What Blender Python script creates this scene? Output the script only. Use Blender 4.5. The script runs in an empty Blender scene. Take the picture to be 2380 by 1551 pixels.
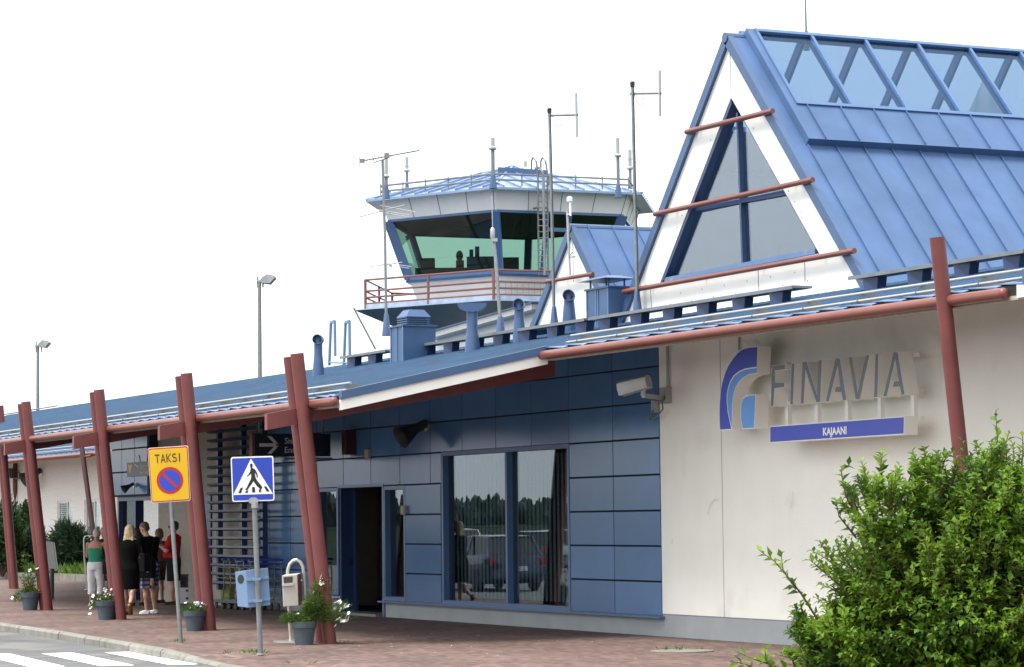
import bpy, math, random
import numpy as np
from mathutils import Vector, Matrix, noise
random.seed(7)
RNG = np.random.default_rng(11)
S = bpy.context.scene
COL = S.collection
R = math.radians

# ------------------------------------------------------------------ camera
F_PX, YAW, PITCH, ROLL = 6316.3, 0.44729389, 0.06860927, -0.01096052
CAM = Vector((35.668, -19.545, 1.75))
def _cam_axes():
    f = Vector((-math.cos(YAW)*math.cos(PITCH), math.sin(YAW)*math.cos(PITCH), math.sin(PITCH)))
    r = f.cross(Vector((0, 0, 1))).normalized(); u = r.cross(f)
    c, s = math.cos(ROLL), math.sin(ROLL)
    return c*r+s*u, -s*r+c*u, f
AX_R, AX_U, AX_F = _cam_axes()
cd = bpy.data.cameras.new('camera'); cam = bpy.data.objects.new('camera', cd); COL.objects.link(cam)
cd.sensor_fit = 'HORIZONTAL'; cd.sensor_width = 36; cd.lens = F_PX/2380*36
cd.clip_start = 0.5; cd.clip_end = 4000
mw = Matrix.Identity(4)
for i in range(3):
    mw[i][0], mw[i][1], mw[i][2], mw[i][3] = AX_R[i], AX_U[i], -AX_F[i], CAM[i]
cam.matrix_world = mw
S.camera = cam

# ------------------------------------------------------------------ world, sun, exposure
SUN_EL, SUN_AZ = R(66), R(272)      # azimuth measured from +X counter-clockwise: the sun stands high in front of the facade
w = bpy.data.worlds.new('World'); S.world = w; w.use_nodes = True
nt = w.node_tree; nt.nodes.clear()
out = nt.nodes.new('ShaderNodeOutputWorld'); bg = nt.nodes.new('ShaderNodeBackground')
sky = nt.nodes.new('ShaderNodeTexSky'); sky.sky_type = 'NISHITA'; sky.sun_disc = False
sky.sun_elevation = SUN_EL; sky.sun_rotation = math.pi/2-SUN_AZ; sky.air_density = 1.0; sky.dust_density = 4.0
hs = nt.nodes.new('ShaderNodeHueSaturation'); hs.inputs['Saturation'].default_value = 0.25
mx = nt.nodes.new('ShaderNodeMix'); mx.data_type = 'RGBA'; mx.inputs[0].default_value = 0.8
mx.inputs[7].default_value = (9.6, 9.9, 10.2, 1)
nt.links.new(sky.outputs[0], hs.inputs['Color']); nt.links.new(hs.outputs[0], mx.inputs[6])
# overcast sky: the zenith is about twice as bright as the horizon
tcw = nt.nodes.new('ShaderNodeTexCoord'); sx = nt.nodes.new('ShaderNodeSeparateXYZ'); mrw = nt.nodes.new('ShaderNodeMapRange'); vmw = nt.nodes.new('ShaderNodeVectorMath'); vmw.operation = 'SCALE'
mrw.inputs[3].default_value = .86; mrw.inputs[4].default_value = 1.25
nt.links.new(tcw.outputs['Generated'], sx.inputs[0]); nt.links.new(sx.outputs['Z'], mrw.inputs[0]); nt.links.new(mx.outputs[2], vmw.inputs[0]); nt.links.new(mrw.outputs[0], vmw.inputs['Scale'])
nt.links.new(vmw.outputs[0], bg.inputs[0]); bg.inputs[1].default_value = 0.085
nt.links.new(bg.outputs[0], out.inputs[0])
sd = bpy.data.lights.new('sun', 'SUN'); sun = bpy.data.objects.new('sun', sd); COL.objects.link(sun)
sd.energy = 2.0; sd.angle = R(22); sd.color = (1, 0.965, 0.92)
sdir = Vector((math.cos(SUN_EL)*math.cos(SUN_AZ), math.cos(SUN_EL)*math.sin(SUN_AZ), math.sin(SUN_EL)))
sun.rotation_euler = sdir.to_track_quat('Z', 'Y').to_euler(); sun.location = (0, -30, 40)
S.view_settings.view_transform = 'Standard'; S.view_settings.look = 'None'
S.view_settings.exposure = 1.38; S.view_settings.gamma = 1

# ------------------------------------------------------------------ helpers: rays
def ray(x, y): return AX_R*(x-1190) + AX_U*(775.5-y) + AX_F*F_PX
def PY(x, y, yy=0.0):
    d = ray(x, y); return CAM + d*((yy-CAM.y)/d.y)
def PX(x, y, xx):
    d = ray(x, y); return CAM + d*((xx-CAM.x)/d.x)
def PZ(x, y, z=0.0):
    d = ray(x, y); return CAM + d*((z-CAM.z)/d.z)
def PD(x, y, t): return CAM + ray(x, y)*(t/F_PX)
def PN(x, y, p0, n):
    d = ray(x, y); return CAM + d*((p0-CAM).dot(n)/d.dot(n))
V3 = Vector

# ------------------------------------------------------------------ helpers: meshes
def world_off(o):
    v = V3((0, 0, 0))
    while o is not None: v += o.location; o = o.parent
    return v
class MB:
    def __init__(s): s.v = []; s.f = []; s.m = []; s.mi = 0
    def add(s, vs, fs):
        b = len(s.v); s.v += [tuple(p) for p in vs]; s.f += [tuple(i+b for i in f) for f in fs]; s.m += [s.mi]*len(fs)
        return s
    def box(s, a, b):
        (x0, y0, z0), (x1, y1, z1) = a, b
        vs = [(x0,y0,z0),(x1,y0,z0),(x1,y1,z0),(x0,y1,z0),(x0,y0,z1),(x1,y0,z1),(x1,y1,z1),(x0,y1,z1)]
        return s.add(vs, [(0,3,2,1),(4,5,6,7),(0,1,5,4),(1,2,6,5),(2,3,7,6),(3,0,4,7)])
    def obox(s, c, ax, ay, az):   # oriented box, half vectors
        c = V3(c); vs = []
        for k in (-1, 1):
            for j, i in ((-1,-1),(-1,1),(1,1),(1,-1)): vs.append(c+V3(ax)*i+V3(ay)*j+V3(az)*k)
        return s.add(vs, [(0,3,2,1),(4,5,6,7),(0,1,5,4),(1,2,6,5),(2,3,7,6),(3,0,4,7)])
    def beam(s, p, q, wd, ht, up=(0,0,1)):
        p, q = V3(p), V3(q); d = (q-p); L = d.length; d.normalize()
        sx = d.cross(V3(up)); sx = sx.normalized() if sx.length > 1e-6 else V3((1,0,0)); u = sx.cross(d)
        return s.obox((p+q)/2, d*(L/2), sx*(wd/2), u*(ht/2))
    def tube(s, p, q, r, r2=None, n=12, cap=True):
        r2 = r if r2 is None else r2
        p, q = V3(p), V3(q); d = (q-p).normalized()
        a = d.orthogonal().normalized(); b = d.cross(a); vs = []
        for c, rr in ((p, r), (q, r2)):
            for i in range(n):
                t = 2*math.pi*i/n; vs.append(c+a*(rr*math.cos(t))+b*(rr*math.sin(t)))
        fs = [(i, (i+1)%n, n+(i+1)%n, n+i) for i in range(n)]
        if cap: fs += [tuple(reversed(range(n))), tuple(range(n, 2*n))]
        return s.add(vs, fs)
    def pipe(s, pts, r, n=8, cap=True):
        pts = [V3(p) for p in pts]; vs = []; a = None
        rs = r if isinstance(r, (list, tuple)) else [r]*len(pts)
        for k, p in enumerate(pts):
            d = (pts[min(k+1, len(pts)-1)]-pts[max(k-1, 0)]).normalized()
            if a is None: a = d.orthogonal().normalized()
            a = (a-d*a.dot(d)).normalized(); b = d.cross(a)
            for i in range(n):
                t = 2*math.pi*i/n; vs.append(p+a*(rs[k]*math.cos(t))+b*(rs[k]*math.sin(t)))
        fs = []
        for k in range(len(pts)-1):
            for i in range(n): fs.append((k*n+i, k*n+(i+1)%n, (k+1)*n+(i+1)%n, (k+1)*n+i))
        if cap: fs += [tuple(reversed(range(n))), tuple(range((len(pts)-1)*n, len(pts)*n))]
        return s.add(vs, fs)
    def poly(s, pts): return s.add(pts, [tuple(range(len(pts)))])
    def prism(s, pts, d):     # polygon extruded by vector d
        d = V3(d); n = len(pts); pts = [V3(p) for p in pts]
        return s.add(pts+[p+d for p in pts], [tuple(reversed(range(n))), tuple(range(n, 2*n))]+[(i, (i+1)%n, n+(i+1)%n, n+i) for i in range(n)])
    def loft(s, rings, closed=True, cap=True):
        n = len(rings[0]); vs = [p for r in rings for p in r]; fs = []
        for k in range(len(rings)-1):
            for i in range(n if closed else n-1): fs.append((k*n+i, k*n+(i+1)%n, (k+1)*n+(i+1)%n, (k+1)*n+i))
        if cap: fs += [tuple(reversed(range(n))), tuple(range((len(rings)-1)*n, len(rings)*n))]
        return s.add(vs, fs)
    def lathe(s, c, prof, n=20, axis=(0,0,1)):
        c = V3(c); ax = V3(axis).normalized(); a = ax.orthogonal().normalized(); b = ax.cross(a)
        rings = [[c+ax*z+a*(r*math.cos(2*math.pi*i/n))+b*(r*math.sin(2*math.pi*i/n)) for i in range(n)] for r, z in prof]
        return s.loft(rings)
    def ell(s, c, rx, ry, rz, M=None, nu=12, nv=8):
        c = V3(c); vs = []; fs = []
        for j in range(nv+1):
            ph = math.pi*j/nv
            for i in range(nu):
                t = 2*math.pi*i/nu
                p = V3((rx*math.sin(ph)*math.cos(t), ry*math.sin(ph)*math.sin(t), rz*math.cos(ph)))
                vs.append(c+(M @ p if M else p))
        for j in range(nv):
            for i in range(nu): fs.append((j*nu+i, (j+1)*nu+i, (j+1)*nu+(i+1)%nu, j*nu+(i+1)%nu))
        return s.add(vs, fs)
    def capsule(s, p, q, r, r2=None, n=10):
        r2 = r if r2 is None else r2
        s.tube(p, q, r, r2, n); s.ell(p, r, r, r, None, n, 6); s.ell(q, r2, r2, r2, None, n, 6); return s
    def build(s, name, mat, parent=None, smooth=False, loc=None, bevel=0):
        off = world_off(parent) if parent is not None else V3((0,0,0))
        l = V3(loc)-off if loc is not None else V3((0,0,0)); off = off+l
        me = bpy.data.meshes.new(name)
        me.from_pydata([(p[0]-off.x, p[1]-off.y, p[2]-off.z) for p in s.v], [], s.f)
        for m in (mat if isinstance(mat, (list, tuple)) else [mat]): me.materials.append(m)
        if isinstance(mat, (list, tuple)): me.polygons.foreach_set('material_index', s.m)
        me.validate(); me.update()
        o = bpy.data.objects.new(name, me); COL.objects.link(o); o.location = l
        if parent is not None: o.parent = parent
        if smooth: shade(o)
        if bevel:
            b = o.modifiers.new('bevel', 'BEVEL'); b.width = bevel; b.segments = 2; b.limit_method = 'ANGLE'
        return o
def shade(o, ang=40):
    me = o.data; me.polygons.foreach_set('use_smooth', [True]*len(me.polygons))
    me.set_sharp_from_angle(angle=R(ang))
def thing(name, label, cat, loc, group=None):
    o = bpy.data.objects.new(name, None); COL.objects.link(o); o.location = loc; o.empty_display_size = .2
    o['label'] = label; o['category'] = cat
    if group: o['group'] = group
    return o
def tag(o, label, cat, group=None):
    o['label'] = label; o['category'] = cat
    if group: o['group'] = group
    return o
def struct(o, kind='structure'): o['kind'] = kind; return o
def remesh(o, vox, smooth=3):
    m = o.modifiers.new('r', 'REMESH'); m.mode = 'VOXEL'; m.voxel_size = vox
    if smooth:
        k = o.modifiers.new('s', 'SMOOTH'); k.iterations = smooth; k.factor = .5
    dg = bpy.context.evaluated_depsgraph_get()
    me = bpy.data.meshes.new_from_object(o.evaluated_get(dg))
    o.modifiers.clear(); old = o.data; mats = list(old.materials); o.data = me
    me.materials.clear(); [me.materials.append(x) for x in mats]
    me.polygons.foreach_set('use_smooth', [True]*len(me.polygons)); me.name = o.name
    bpy.data.meshes.remove(old)
    return o

# ------------------------------------------------------------------ helpers: materials
def mat(name, col, rough=.5, metal=0, var=.08, vscale=3, bump=0, bscale=40, spec=.5, coat=0, island=0, dirt=None, streak=0):
    m = bpy.data.materials.new(name); m.use_nodes = True; t = m.node_tree; N = t.nodes; L = t.links
    b = N['Principled BSDF']; b.inputs['Roughness'].default_value = rough; b.inputs['Metallic'].default_value = metal
    b.inputs['Specular IOR Level'].default_value = spec; b.inputs['Coat Weight'].default_value = coat; b.inputs['Coat Roughness'].default_value = .08
    tc = N.new('ShaderNodeTexCoord')
    nz = N.new('ShaderNodeTexNoise'); nz.inputs['Scale'].default_value = vscale; nz.inputs['Detail'].default_value = 6
    mp = N.new('ShaderNodeMapping'); L.new(tc.outputs['Object'], mp.inputs[0]); L.new(mp.outputs[0], nz.inputs['Vector'])
    if streak: mp.inputs['Scale'].default_value = (1, 1, 1/streak)
    mr = N.new('ShaderNodeMapRange'); mr.inputs[1].default_value = .3; mr.inputs[2].default_value = .7; mr.inputs[3].default_value = 1-var; mr.inputs[4].default_value = 1+var
    L.new(nz.outputs['Fac'], mr.inputs[0]); val = mr.outputs[0]
    if island:
        g = N.new('ShaderNodeNewGeometry'); q = N.new('ShaderNodeMapRange'); q.inputs[3].default_value = 1-island; q.inputs[4].default_value = 1+island
        L.new(g.outputs['Random Per Island'], q.inputs[0]); mm = N.new('ShaderNodeMath'); mm.operation = 'MULTIPLY'
        L.new(q.outputs[0], mm.inputs[0]); L.new(val, mm.inputs[1]); val = mm.outputs[0]
    vm = N.new('ShaderNodeVectorMath'); vm.operation = 'SCALE'; vm.inputs[0].default_value = col[:3]; L.new(val, vm.inputs['Scale']); c = vm.outputs[0]
    if dirt:
        n2 = N.new('ShaderNodeTexNoise'); n2.inputs['Scale'].default_value = dirt[1]; n2.inputs['Detail'].default_value = 8
        L.new(mp.outputs[0], n2.inputs['Vector']); r2 = N.new('ShaderNodeMapRange'); r2.inputs[1].default_value = dirt[2]; r2.inputs[2].default_value = dirt[2]+.08
        L.new(n2.outputs['Fac'], r2.inputs[0]); x = N.new('ShaderNodeMix'); x.data_type = 'RGBA'
        L.new(r2.outputs[0], x.inputs[0]); L.new(c, x.inputs[6]); x.inputs[7].default_value = (*dirt[0], 1); c = x.outputs[2]
    L.new(c, b.inputs['Base Color'])
    if bump:
        n3 = N.new('ShaderNodeTexNoise'); n3.inputs['Scale'].default_value = bscale; n3.inputs['Detail'].default_value = 4
        L.new(tc.outputs['Object'], n3.inputs['Vector']); bp = N.new('ShaderNodeBump'); bp.inputs['Strength'].default_value = bump; bp.inputs['Distance'].default_value = .02
        L.new(n3.outputs['Fac'], bp.inputs['Height']); L.new(bp.outputs[0], b.inputs['Normal'])
    return m
def glass(name, tint, ior=1.6, refl=(1,1,1), rough=0.0, wav=0):
    m = bpy.data.materials.new(name); m.use_nodes = True; t = m.node_tree; N = t.nodes; L = t.links; N.clear()
    o = N.new('ShaderNodeOutputMaterial'); mx = N.new('ShaderNodeMixShader'); tr = N.new('ShaderNodeBsdfTransparent'); gl = N.new('ShaderNodeBsdfGlossy')
    fr = N.new('ShaderNodeFresnel'); ge = N.new('ShaderNodeNewGeometry'); mm = N.new('ShaderNodeMapRange')
    mm.inputs[3].default_value = ior; mm.inputs[4].default_value = 1/ior   # same reflectance from either side of the sheet
    L.new(ge.outputs['Backfacing'], mm.inputs[0]); L.new(mm.outputs[0], fr.inputs['IOR'])
    tr.inputs[0].default_value = (*tint, 1); gl.inputs[0].default_value = (*refl, 1); gl.inputs['Roughness'].default_value = rough
    if wav:
        tc = N.new('ShaderNodeTexCoord'); n3 = N.new('ShaderNodeTexNoise'); n3.inputs['Scale'].default_value = 1.2; L.new(tc.outputs['Object'], n3.inputs['Vector'])
        bp = N.new('ShaderNodeBump'); bp.inputs['Strength'].default_value = wav; bp.inputs['Distance'].default_value = .01
        L.new(n3.outputs['Fac'], bp.inputs['Height']); L.new(bp.outputs[0], gl.inputs['Normal'])
    L.new(fr.outputs[0], mx.inputs[0]); L.new(tr.outputs[0], mx.inputs[1]); L.new(gl.outputs[0], mx.inputs[2]); L.new(mx.outputs[0], o.inputs[0])
    return m
def mat_leaf(name, c1, c2, rough=.55, trans=.42):
    m = bpy.data.materials.new(name); m.use_nodes = True; t = m.node_tree; N = t.nodes; L = t.links
    b = N['Principled BSDF']; o = N['Material Output']; b.inputs['Roughness'].default_value = rough; b.inputs['Specular IOR Level'].default_value = .3
    g = N.new('ShaderNodeNewGeometry'); cr = N.new('ShaderNodeMix'); cr.data_type = 'RGBA'
    cr.inputs[6].default_value = (*c1, 1); cr.inputs[7].default_value = (*c2, 1)
    tc = N.new('ShaderNodeTexCoord'); nz = N.new('ShaderNodeTexNoise'); nz.inputs['Scale'].default_value = 3.2; nz.inputs['Detail'].default_value = 3; L.new(tc.outputs['Object'], nz.inputs['Vector'])
    mr = N.new('ShaderNodeMapRange'); mr.inputs[1].default_value = .35; mr.inputs[2].default_value = .65; mr.inputs[3].default_value = -.35; mr.inputs[4].default_value = .55; L.new(nz.outputs['Fac'], mr.inputs[0])
    ad = N.new('ShaderNodeMath'); ad.operation = 'MULTIPLY_ADD'; ad.use_clamp = True; ad.inputs[1].default_value = .7; L.new(g.outputs['Random Per Island'], ad.inputs[0]); L.new(mr.outputs[0], ad.inputs[2]); L.new(ad.outputs[0], cr.inputs[0])
    L.new(cr.outputs[2], b.inputs['Base Color'])
    tl = N.new('ShaderNodeBsdfTranslucent'); L.new(cr.outputs[2], tl.inputs[0]); ms = N.new('ShaderNodeMixShader'); ms.inputs[0].default_value = trans
    L.new(b.outputs[0], ms.inputs[1]); L.new(tl.outputs[0], ms.inputs[2]); L.new(ms.outputs[0], o.inputs[0])
    return m

M = {}
M['roof'] = mat('roof_blue', (.026,.068,.132), .6, .0, .2, 1.2, spec=.22)
M['aroof'] = mat('standing_seam_blue', (.058,.110,.222), .5, 0, .15, 1.3, spec=.3, bump=.35, bscale=1.6, dirt=((.05,.10,.21), 1.1, .64))
M['blue'] = mat('blue_paint', (.04,.088,.185), .4, 0, .08, 3)
M['bluelt'] = mat('light_blue_paint', (.08,.16,.31), .4, 0, .08, 3, dirt=((.25,.31,.38), 2.0, .62))
M['navy'] = mat('navy_paint', (.018,.04,.11), .35, 0, .08, 3)
M['panel'] = mat('blue_cladding', (.066,.155,.315), .18, 0, .05, 2, spec=.5, island=.13)
M['panelback'] = mat('cladding_gap', (.012,.016,.03), .8)
M['red'] = mat('red_oxide_paint', (.15,.042,.040), .45, 0, .14, 3, spec=.4, dirt=((.115,.04,.036), 6, .66))
M['gut'] = mat('red_gutter', (.17,.052,.038), .4, 0, .08, 4)
M['cream'] = mat('cream_render', (.81,.81,.745), .85, 0, .03, 1.6, bump=.3, bscale=55, spec=.2, dirt=((.755,.745,.685), .9, .60))
M['stucco'] = mat('rough_white_render', (.80,.80,.77), .9, 0, .12, 14, bump=.9, bscale=16, spec=.2)
M['beige'] = mat('beige_render', (.36,.33,.285), .9, 0, .10, 10, bump=.6, bscale=22, spec=.2)
M['plinth'] = mat('grey_plinth', (.30,.325,.34), .8, 0, .06, 2, dirt=((.22,.22,.22), 6, .72), bump=.2)
M['white'] = mat('white_board', (.80,.785,.74), .6, 0, .04, 2)
M['greywhite'] = mat('pale_grey_board', (.76,.76,.755), .6, 0, .05, 1.2)
M['lowwall'] = mat('tower_wall', (.62,.60,.56), .7, 0, .05, 2)
M['galv'] = mat('galvanised_steel', (.20,.215,.22), .5, .4, .15, 12)
M['zinc'] = mat('grey_zinc', (.17,.19,.205), .5, .3, .12, 5)
M['steel'] = mat('brushed_steel', (.58,.56,.50), .32, .8, .06, 8)
M['alum'] = mat('pale_aluminium', (.36,.365,.36), .45, .3, .05, 8)
M['black'] = mat('black_rubber', (.012,.012,.013), .6)
M['dark'] = mat('dark_grey', (.04,.04,.045), .6)
M['louvre'] = mat('louvre_blue', (.022,.045,.085), .45, 0, .08, 3)
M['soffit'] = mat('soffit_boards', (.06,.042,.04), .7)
M['soffit2'] = mat('eave_board', (.36,.31,.25), .8, 0, .2, 14)
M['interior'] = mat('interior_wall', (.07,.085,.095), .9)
M['interiorlt'] = mat('interior_pale', (.70,.74,.76), .9)
M['blind'] = mat('blind_slat', (.34,.43,.46), .8)
M['signblue'] = mat('sign_blue', (.055,.085,.47), .4, 0, .03)
M['signlight'] = mat('sign_light_blue', (.13,.33,.72), .4, 0, .03)
M['signgrey'] = mat('letter_grey', (.125,.16,.185), .45, 0, .04)
M['signcream'] = mat('sign_case', (.80,.785,.73), .55, 0, .03)
M['signwhite'] = mat('sign_white', (.82,.82,.82), .45, 0, .02)
M['yellow'] = mat('sign_yellow', (.62,.37,.006), .4, 0, .03)
M['sred'] = mat('sign_red', (.40,.022,.016), .4, 0, .03)
M['sblue'] = mat('traffic_blue', (.022,.055,.42), .4, 0, .03)
M['sblack'] = mat('sign_black', (.012,.013,.012), .5)
M['signnavy'] = mat('sign_navy', (.012,.016,.035), .3)
M['signtext'] = mat('sign_text_grey', (.62,.64,.66), .5)
M['boxblue'] = mat('sky_blue_paint', (.13,.215,.345), .45, 0, .06, 3)
M['pot'] = mat('grey_blue_pot', (.055,.075,.098), .6, 0, .10, 8)
M['soil'] = mat('soil', (.03,.02,.015), .95)
M['kerb'] = mat('kerb_stone', (.18,.172,.15), .85, 0, .2, 5, bump=.4, bscale=30, dirt=((.12,.12,.10), 2.5, .6), island=.10)
M['line'] = mat('road_marking', (.80,.80,.79), .7, 0, .05, 8, dirt=((.45,.45,.45), 9, .70))
M['wood'] = mat('grey_wood', (.45,.43,.38), .8)
M['olive'] = mat('olive_plastic', (.16,.18,.03), .6)
M['crate'] = mat('white_plastic', (.62,.62,.60), .5)
M['window'] = glass('window_glass', (.60,.66,.68), 1.68, (.86,.94,1), wav=.008)
M['gableglass'] = glass('gable_glass', (.86,.92,.95), 1.95, (.9,.96,1))
M['skyglass'] = glass('skylight_glass', (.645,.715,.785), 1.32, (.55,.75,1))
M['towerglass'] = glass('tower_glass', (.40,.56,.49), 1.5)
M['winfar'] = glass('wing_glass', (.7,.75,.75), 1.4)
M['blueframe'] = mat('blue_frame', (.05,.115,.25), .35, 0, .06, 3, spec=.6)
M['stem'] = mat('twig', (.10,.065,.035), .8)
M['leaf'] = mat_leaf('bush_leaf', (.042,.10,.010), (.20,.335,.028))
M['leafdk'] = mat_leaf('shrub_leaf', (.02,.05,.018), (.06,.115,.035), trans=.2)
M['leafpine'] = mat_leaf('conifer_needle', (.014,.032,.016), (.038,.07,.032), trans=.15)
M['leafpot'] = mat_leaf('pot_leaf', (.05,.11,.02), (.12,.17,.035))
M['grass'] = mat_leaf('grass_blade', (.06,.13,.02), (.16,.26,.05))
M['petal'] = mat('white_petal', (.80,.80,.76), .6)
M['violet'] = mat('violet_petal', (.16,.12,.42), .6)

def brick_mat():
    m = bpy.data.materials.new('brick_paving'); m.use_nodes = True; t = m.node_tree; N = t.nodes; L = t.links; b = N['Principled BSDF']
    tc = N.new('ShaderNodeTexCoord'); br = N.new('ShaderNodeTexBrick'); br.inputs['Scale'].default_value = 1
    br.inputs['Brick Width'].default_value = .21; br.inputs['Row Height'].default_value = .105; br.inputs['Mortar Size'].default_value = .006
    br.inputs['Color1'].default_value = (.092,.055,.046,1); br.inputs['Color2'].default_value = (.162,.102,.086,1); br.inputs['Mortar'].default_value = (.10,.085,.075,1)
    L.new(tc.outputs['Object'], br.inputs['Vector'])
    n = N.new('ShaderNodeTexNoise'); n.inputs['Scale'].default_value = .55; n.inputs['Detail'].default_value = 7; L.new(tc.outputs['Object'], n.inputs['Vector'])
    n2 = N.new('ShaderNodeTexNoise'); n2.inputs['Scale'].default_value = 8; n2.inputs['Detail'].default_value = 6; L.new(tc.outputs['Object'], n2.inputs['Vector'])
    def mul(c, fac, lo, hi):
        r = N.new('ShaderNodeMapRange'); r.inputs[1].default_value = .3; r.inputs[2].default_value = .7; r.inputs[3].default_value = lo; r.inputs[4].default_value = hi; L.new(fac, r.inputs[0])
        v = N.new('ShaderNodeVectorMath'); v.operation = 'SCALE'; L.new(c, v.inputs[0]); L.new(r.outputs[0], v.inputs['Scale']); return v.outputs[0]
    c = mul(br.outputs['Color'], n.outputs['Fac'], .72, 1.22); c = mul(c, n2.outputs['Fac'], .66, 1.34)
    L.new(c, b.inputs['Base Color']); b.inputs['Roughness'].default_value = .75; b.inputs['Specular IOR Level'].default_value = .35
    bp = N.new('ShaderNodeBump'); bp.inputs['Strength'].default_value = .5; bp.inputs['Distance'].default_value = .008; bp.invert = True
    L.new(br.outputs['Fac'], bp.inputs['Height']); L.new(bp.outputs[0], b.inputs['Normal'])
    return m
M['brick'] = brick_mat()
M['asphalt'] = mat('asphalt', (.12,.12,.12), .9, 0, .25, 1.1, spec=.2, bump=.35, bscale=120, dirt=((.16,.158,.15), .8, .55))
M['ground'] = mat('grass_ground', (.022,.032,.018), 1, 0, .3, .3, spec=.02)

# ------------------------------------------------------------------ ground
def kerb_y(x):   # front edge of the pavement
    pts = [(-80,-3.2),(-60,-4.2),(-30,-5.6),(-14,-6.62),(-8.6,-6.86),(-5,-7.12),(-1.4,-7.42),(1,-7.6),(4.2,-7.8),(12,-8.3),(40,-10.4)]
    for (a, b), (c, d) in zip(pts, pts[1:]):
        if a <= x <= c: return b+(d-b)*(x-a)/(c-a)
    return pts[0][1] if x < pts[0][0] else pts[-1][1]
g = MB(); g.poly([(-3000,-3000,-.135),(3000,-3000,-.135),(3000,3000,-.135),(-3000,3000,-.135)])
struct(g.build('ground', M['ground']))
xs = [-75+i*1.0 for i in range(116)]
rd = MB(); rd.loft([[(x, -34, -.13) for x in xs], [(x, kerb_y(x)-.02, -.12) for x in xs]], closed=False, cap=False)
struct(rd.build('road', M['asphalt']))
def kerb_h(x): return .0 if x < -1 else max(-.075, -.03*(x+1))
pv = MB(); pv.loft([[(x, kerb_y(x)+.09, kerb_h(x)+.002) for x in xs], [(x, kerb_y(x)+1.0, .002) for x in xs], [(x, 12, .002) for x in xs]], closed=False, cap=False)
struct(pv.build('pavement', M['brick']))
kb = MB(); x = -58.0
def kerb_h(x): # lowered at the crossing
    return .0 if x < -1 else max(-.075, -.03*(x+1))
while x < 38:
    L_ = 1.0; x2 = x+L_-.012
    z0, z1 = kerb_h(x), kerb_h(x2)
    a, b = kerb_y(x), kerb_y(x2); j = random.uniform(-.008,.008)
    ring = lambda xx, yy, z: [(xx,yy-.02+j,-.2),(xx,yy-.015+j,z-.03),(xx,yy+.02+j,z+.004),(xx,yy+.11+j,z+.006),(xx,yy+.11+j,-.2)]
    kb.loft([ring(x,a,z0), ring(x2,b,z1)]); x += L_
struct(kb.build('kerb', M['kerb']))
cw = MB()
for k in range(3):
    oy = -.86*k; ox = -.3*k
    cw.poly([(-3.03+ox,-7.66+oy,-.116),(.96+ox,-7.98+oy,-.116),(1.04+ox,-7.54+oy,-.116),(-3.0+ox,-7.20+oy,-.116)][::1])
for k in range(3, 7):
    oy = -.86*k; ox = -.3*k
    cw.poly([(-3.03+ox,-7.66+oy,-.116),(.96+ox,-7.98+oy,-.116),(1.04+ox,-7.54+oy,-.116),(-3.0+ox,-7.20+oy,-.116)])
struct(cw.build('crosswalk_marking', M['line']))

# ------------------------------------------------------------------ terminal building
SL = .205                                  # roof slope
EY, EZ = -1.9, 4.20                        # main eave line
def rz(y): return EZ+SL*(y-EY)
XR = 17.0                                  # right end, outside the frame
T = thing('terminal_building', 'long low airport terminal with blue metal roof, cream wall and blue cladding', 'terminal', (0,0,0))
fx = lambda px, py: PY(px, py, 0).x
# rows of the cladding
ROWS = [.30,.812,1.342,1.872,2.409,2.954,3.493,4.03,4.40]
# -- walls (backing)
wl = MB(); wl.box((0,0,.34),(XR,.25,4.5)); 
cream = wl.build('cream_wall', M['cream'], T)
j = MB(); j.box((1.826,-.004,.34),(1.836,.0,4.5)); j.build('wall_joint', M['plinth'], cream)
WM = mat('wall_stain', (.70,.69,.64), .9)
for pts in (((1643,1195),(1648,1172),(1660,1160),(1672,1158),(1672,1163),(1660,1167),(1652,1180),(1648,1198)),((1835,1180),(1840,1160),(1842,1140),(1846,1150),(1845,1172),(1840,1184)),((1725,792),(1760,788),(1768,800),(1740,806)),((2140,968),(2147,966),(2149,975),(2141,977)),((1560,1262),(1563,1250),(1564,1264))): j = MB(); j.poly([PY(x_,y_,-.002) for x_, y_ in pts][::-1]); j.build('wall_mark', WM, cream)
pl = MB(); pl.box((-10.75,.012,-.3),(XR,.24,.337)); pl.box((-17.35,.012,-.3),(-12.85,.24,.337)); pl.build('plinth', M['plinth'], T)
bk = MB(); bk.box((-17.35,.05,.34),(-12.86,.2,.36)); bk.box((-17.35,.05,2.42),(-8.02,.2,4.38)); bk.box((-8.02,.05,2.98),(-3.0,.2,4.38)); bk.box((-3.02,.05,.34),(-.002,.2,4.38))
bk.box((-9.62,.05,.34),(-7.99,.2,2.44)); bk.box((-17.35,.05,.34),(-14.1,.2,2.44)); bk.box((-12.85,.05,2.42),(-10.5,.2,2.5))
bk.build('cladding_backing', M['panelback'], T)
cl = MB()
def panels(x0, x1, z0, z1, gx=.011, gz=.012, y0=-.012):
    cl.box((x0+gx,y0,z0+gz),(x1-gx,.045,z1-gz))
for r in range(8):
    z0, z1 = ROWS[r], ROWS[r+1]
    for a, b in ((-3.0,-1.5),(-1.5,-.0)): panels(a, b, z0, z1)
UP = [fx(x, 900) for x in (1318,1237,1156,1080,1009,939,863,795)]
step = (UP[-1]-UP[0])/7
cols = [-3.0+step*k for k in range(0, 13)]
cols = [c for c in cols if c > -17.3]+[-17.33]
for r in (5,6,7):
    for a, b in zip(cols[1:], cols[:-1]): panels(a, b, ROWS[r], ROWS[r+1])
for r in (4,):
    for a, b in zip(cols[1:], cols[:-1]):
        if b <= -7.9: panels(a, b, ROWS[r], ROWS[r+1])
        elif a < -7.99: panels(a, -7.99, ROWS[r], ROWS[r+1])
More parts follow.
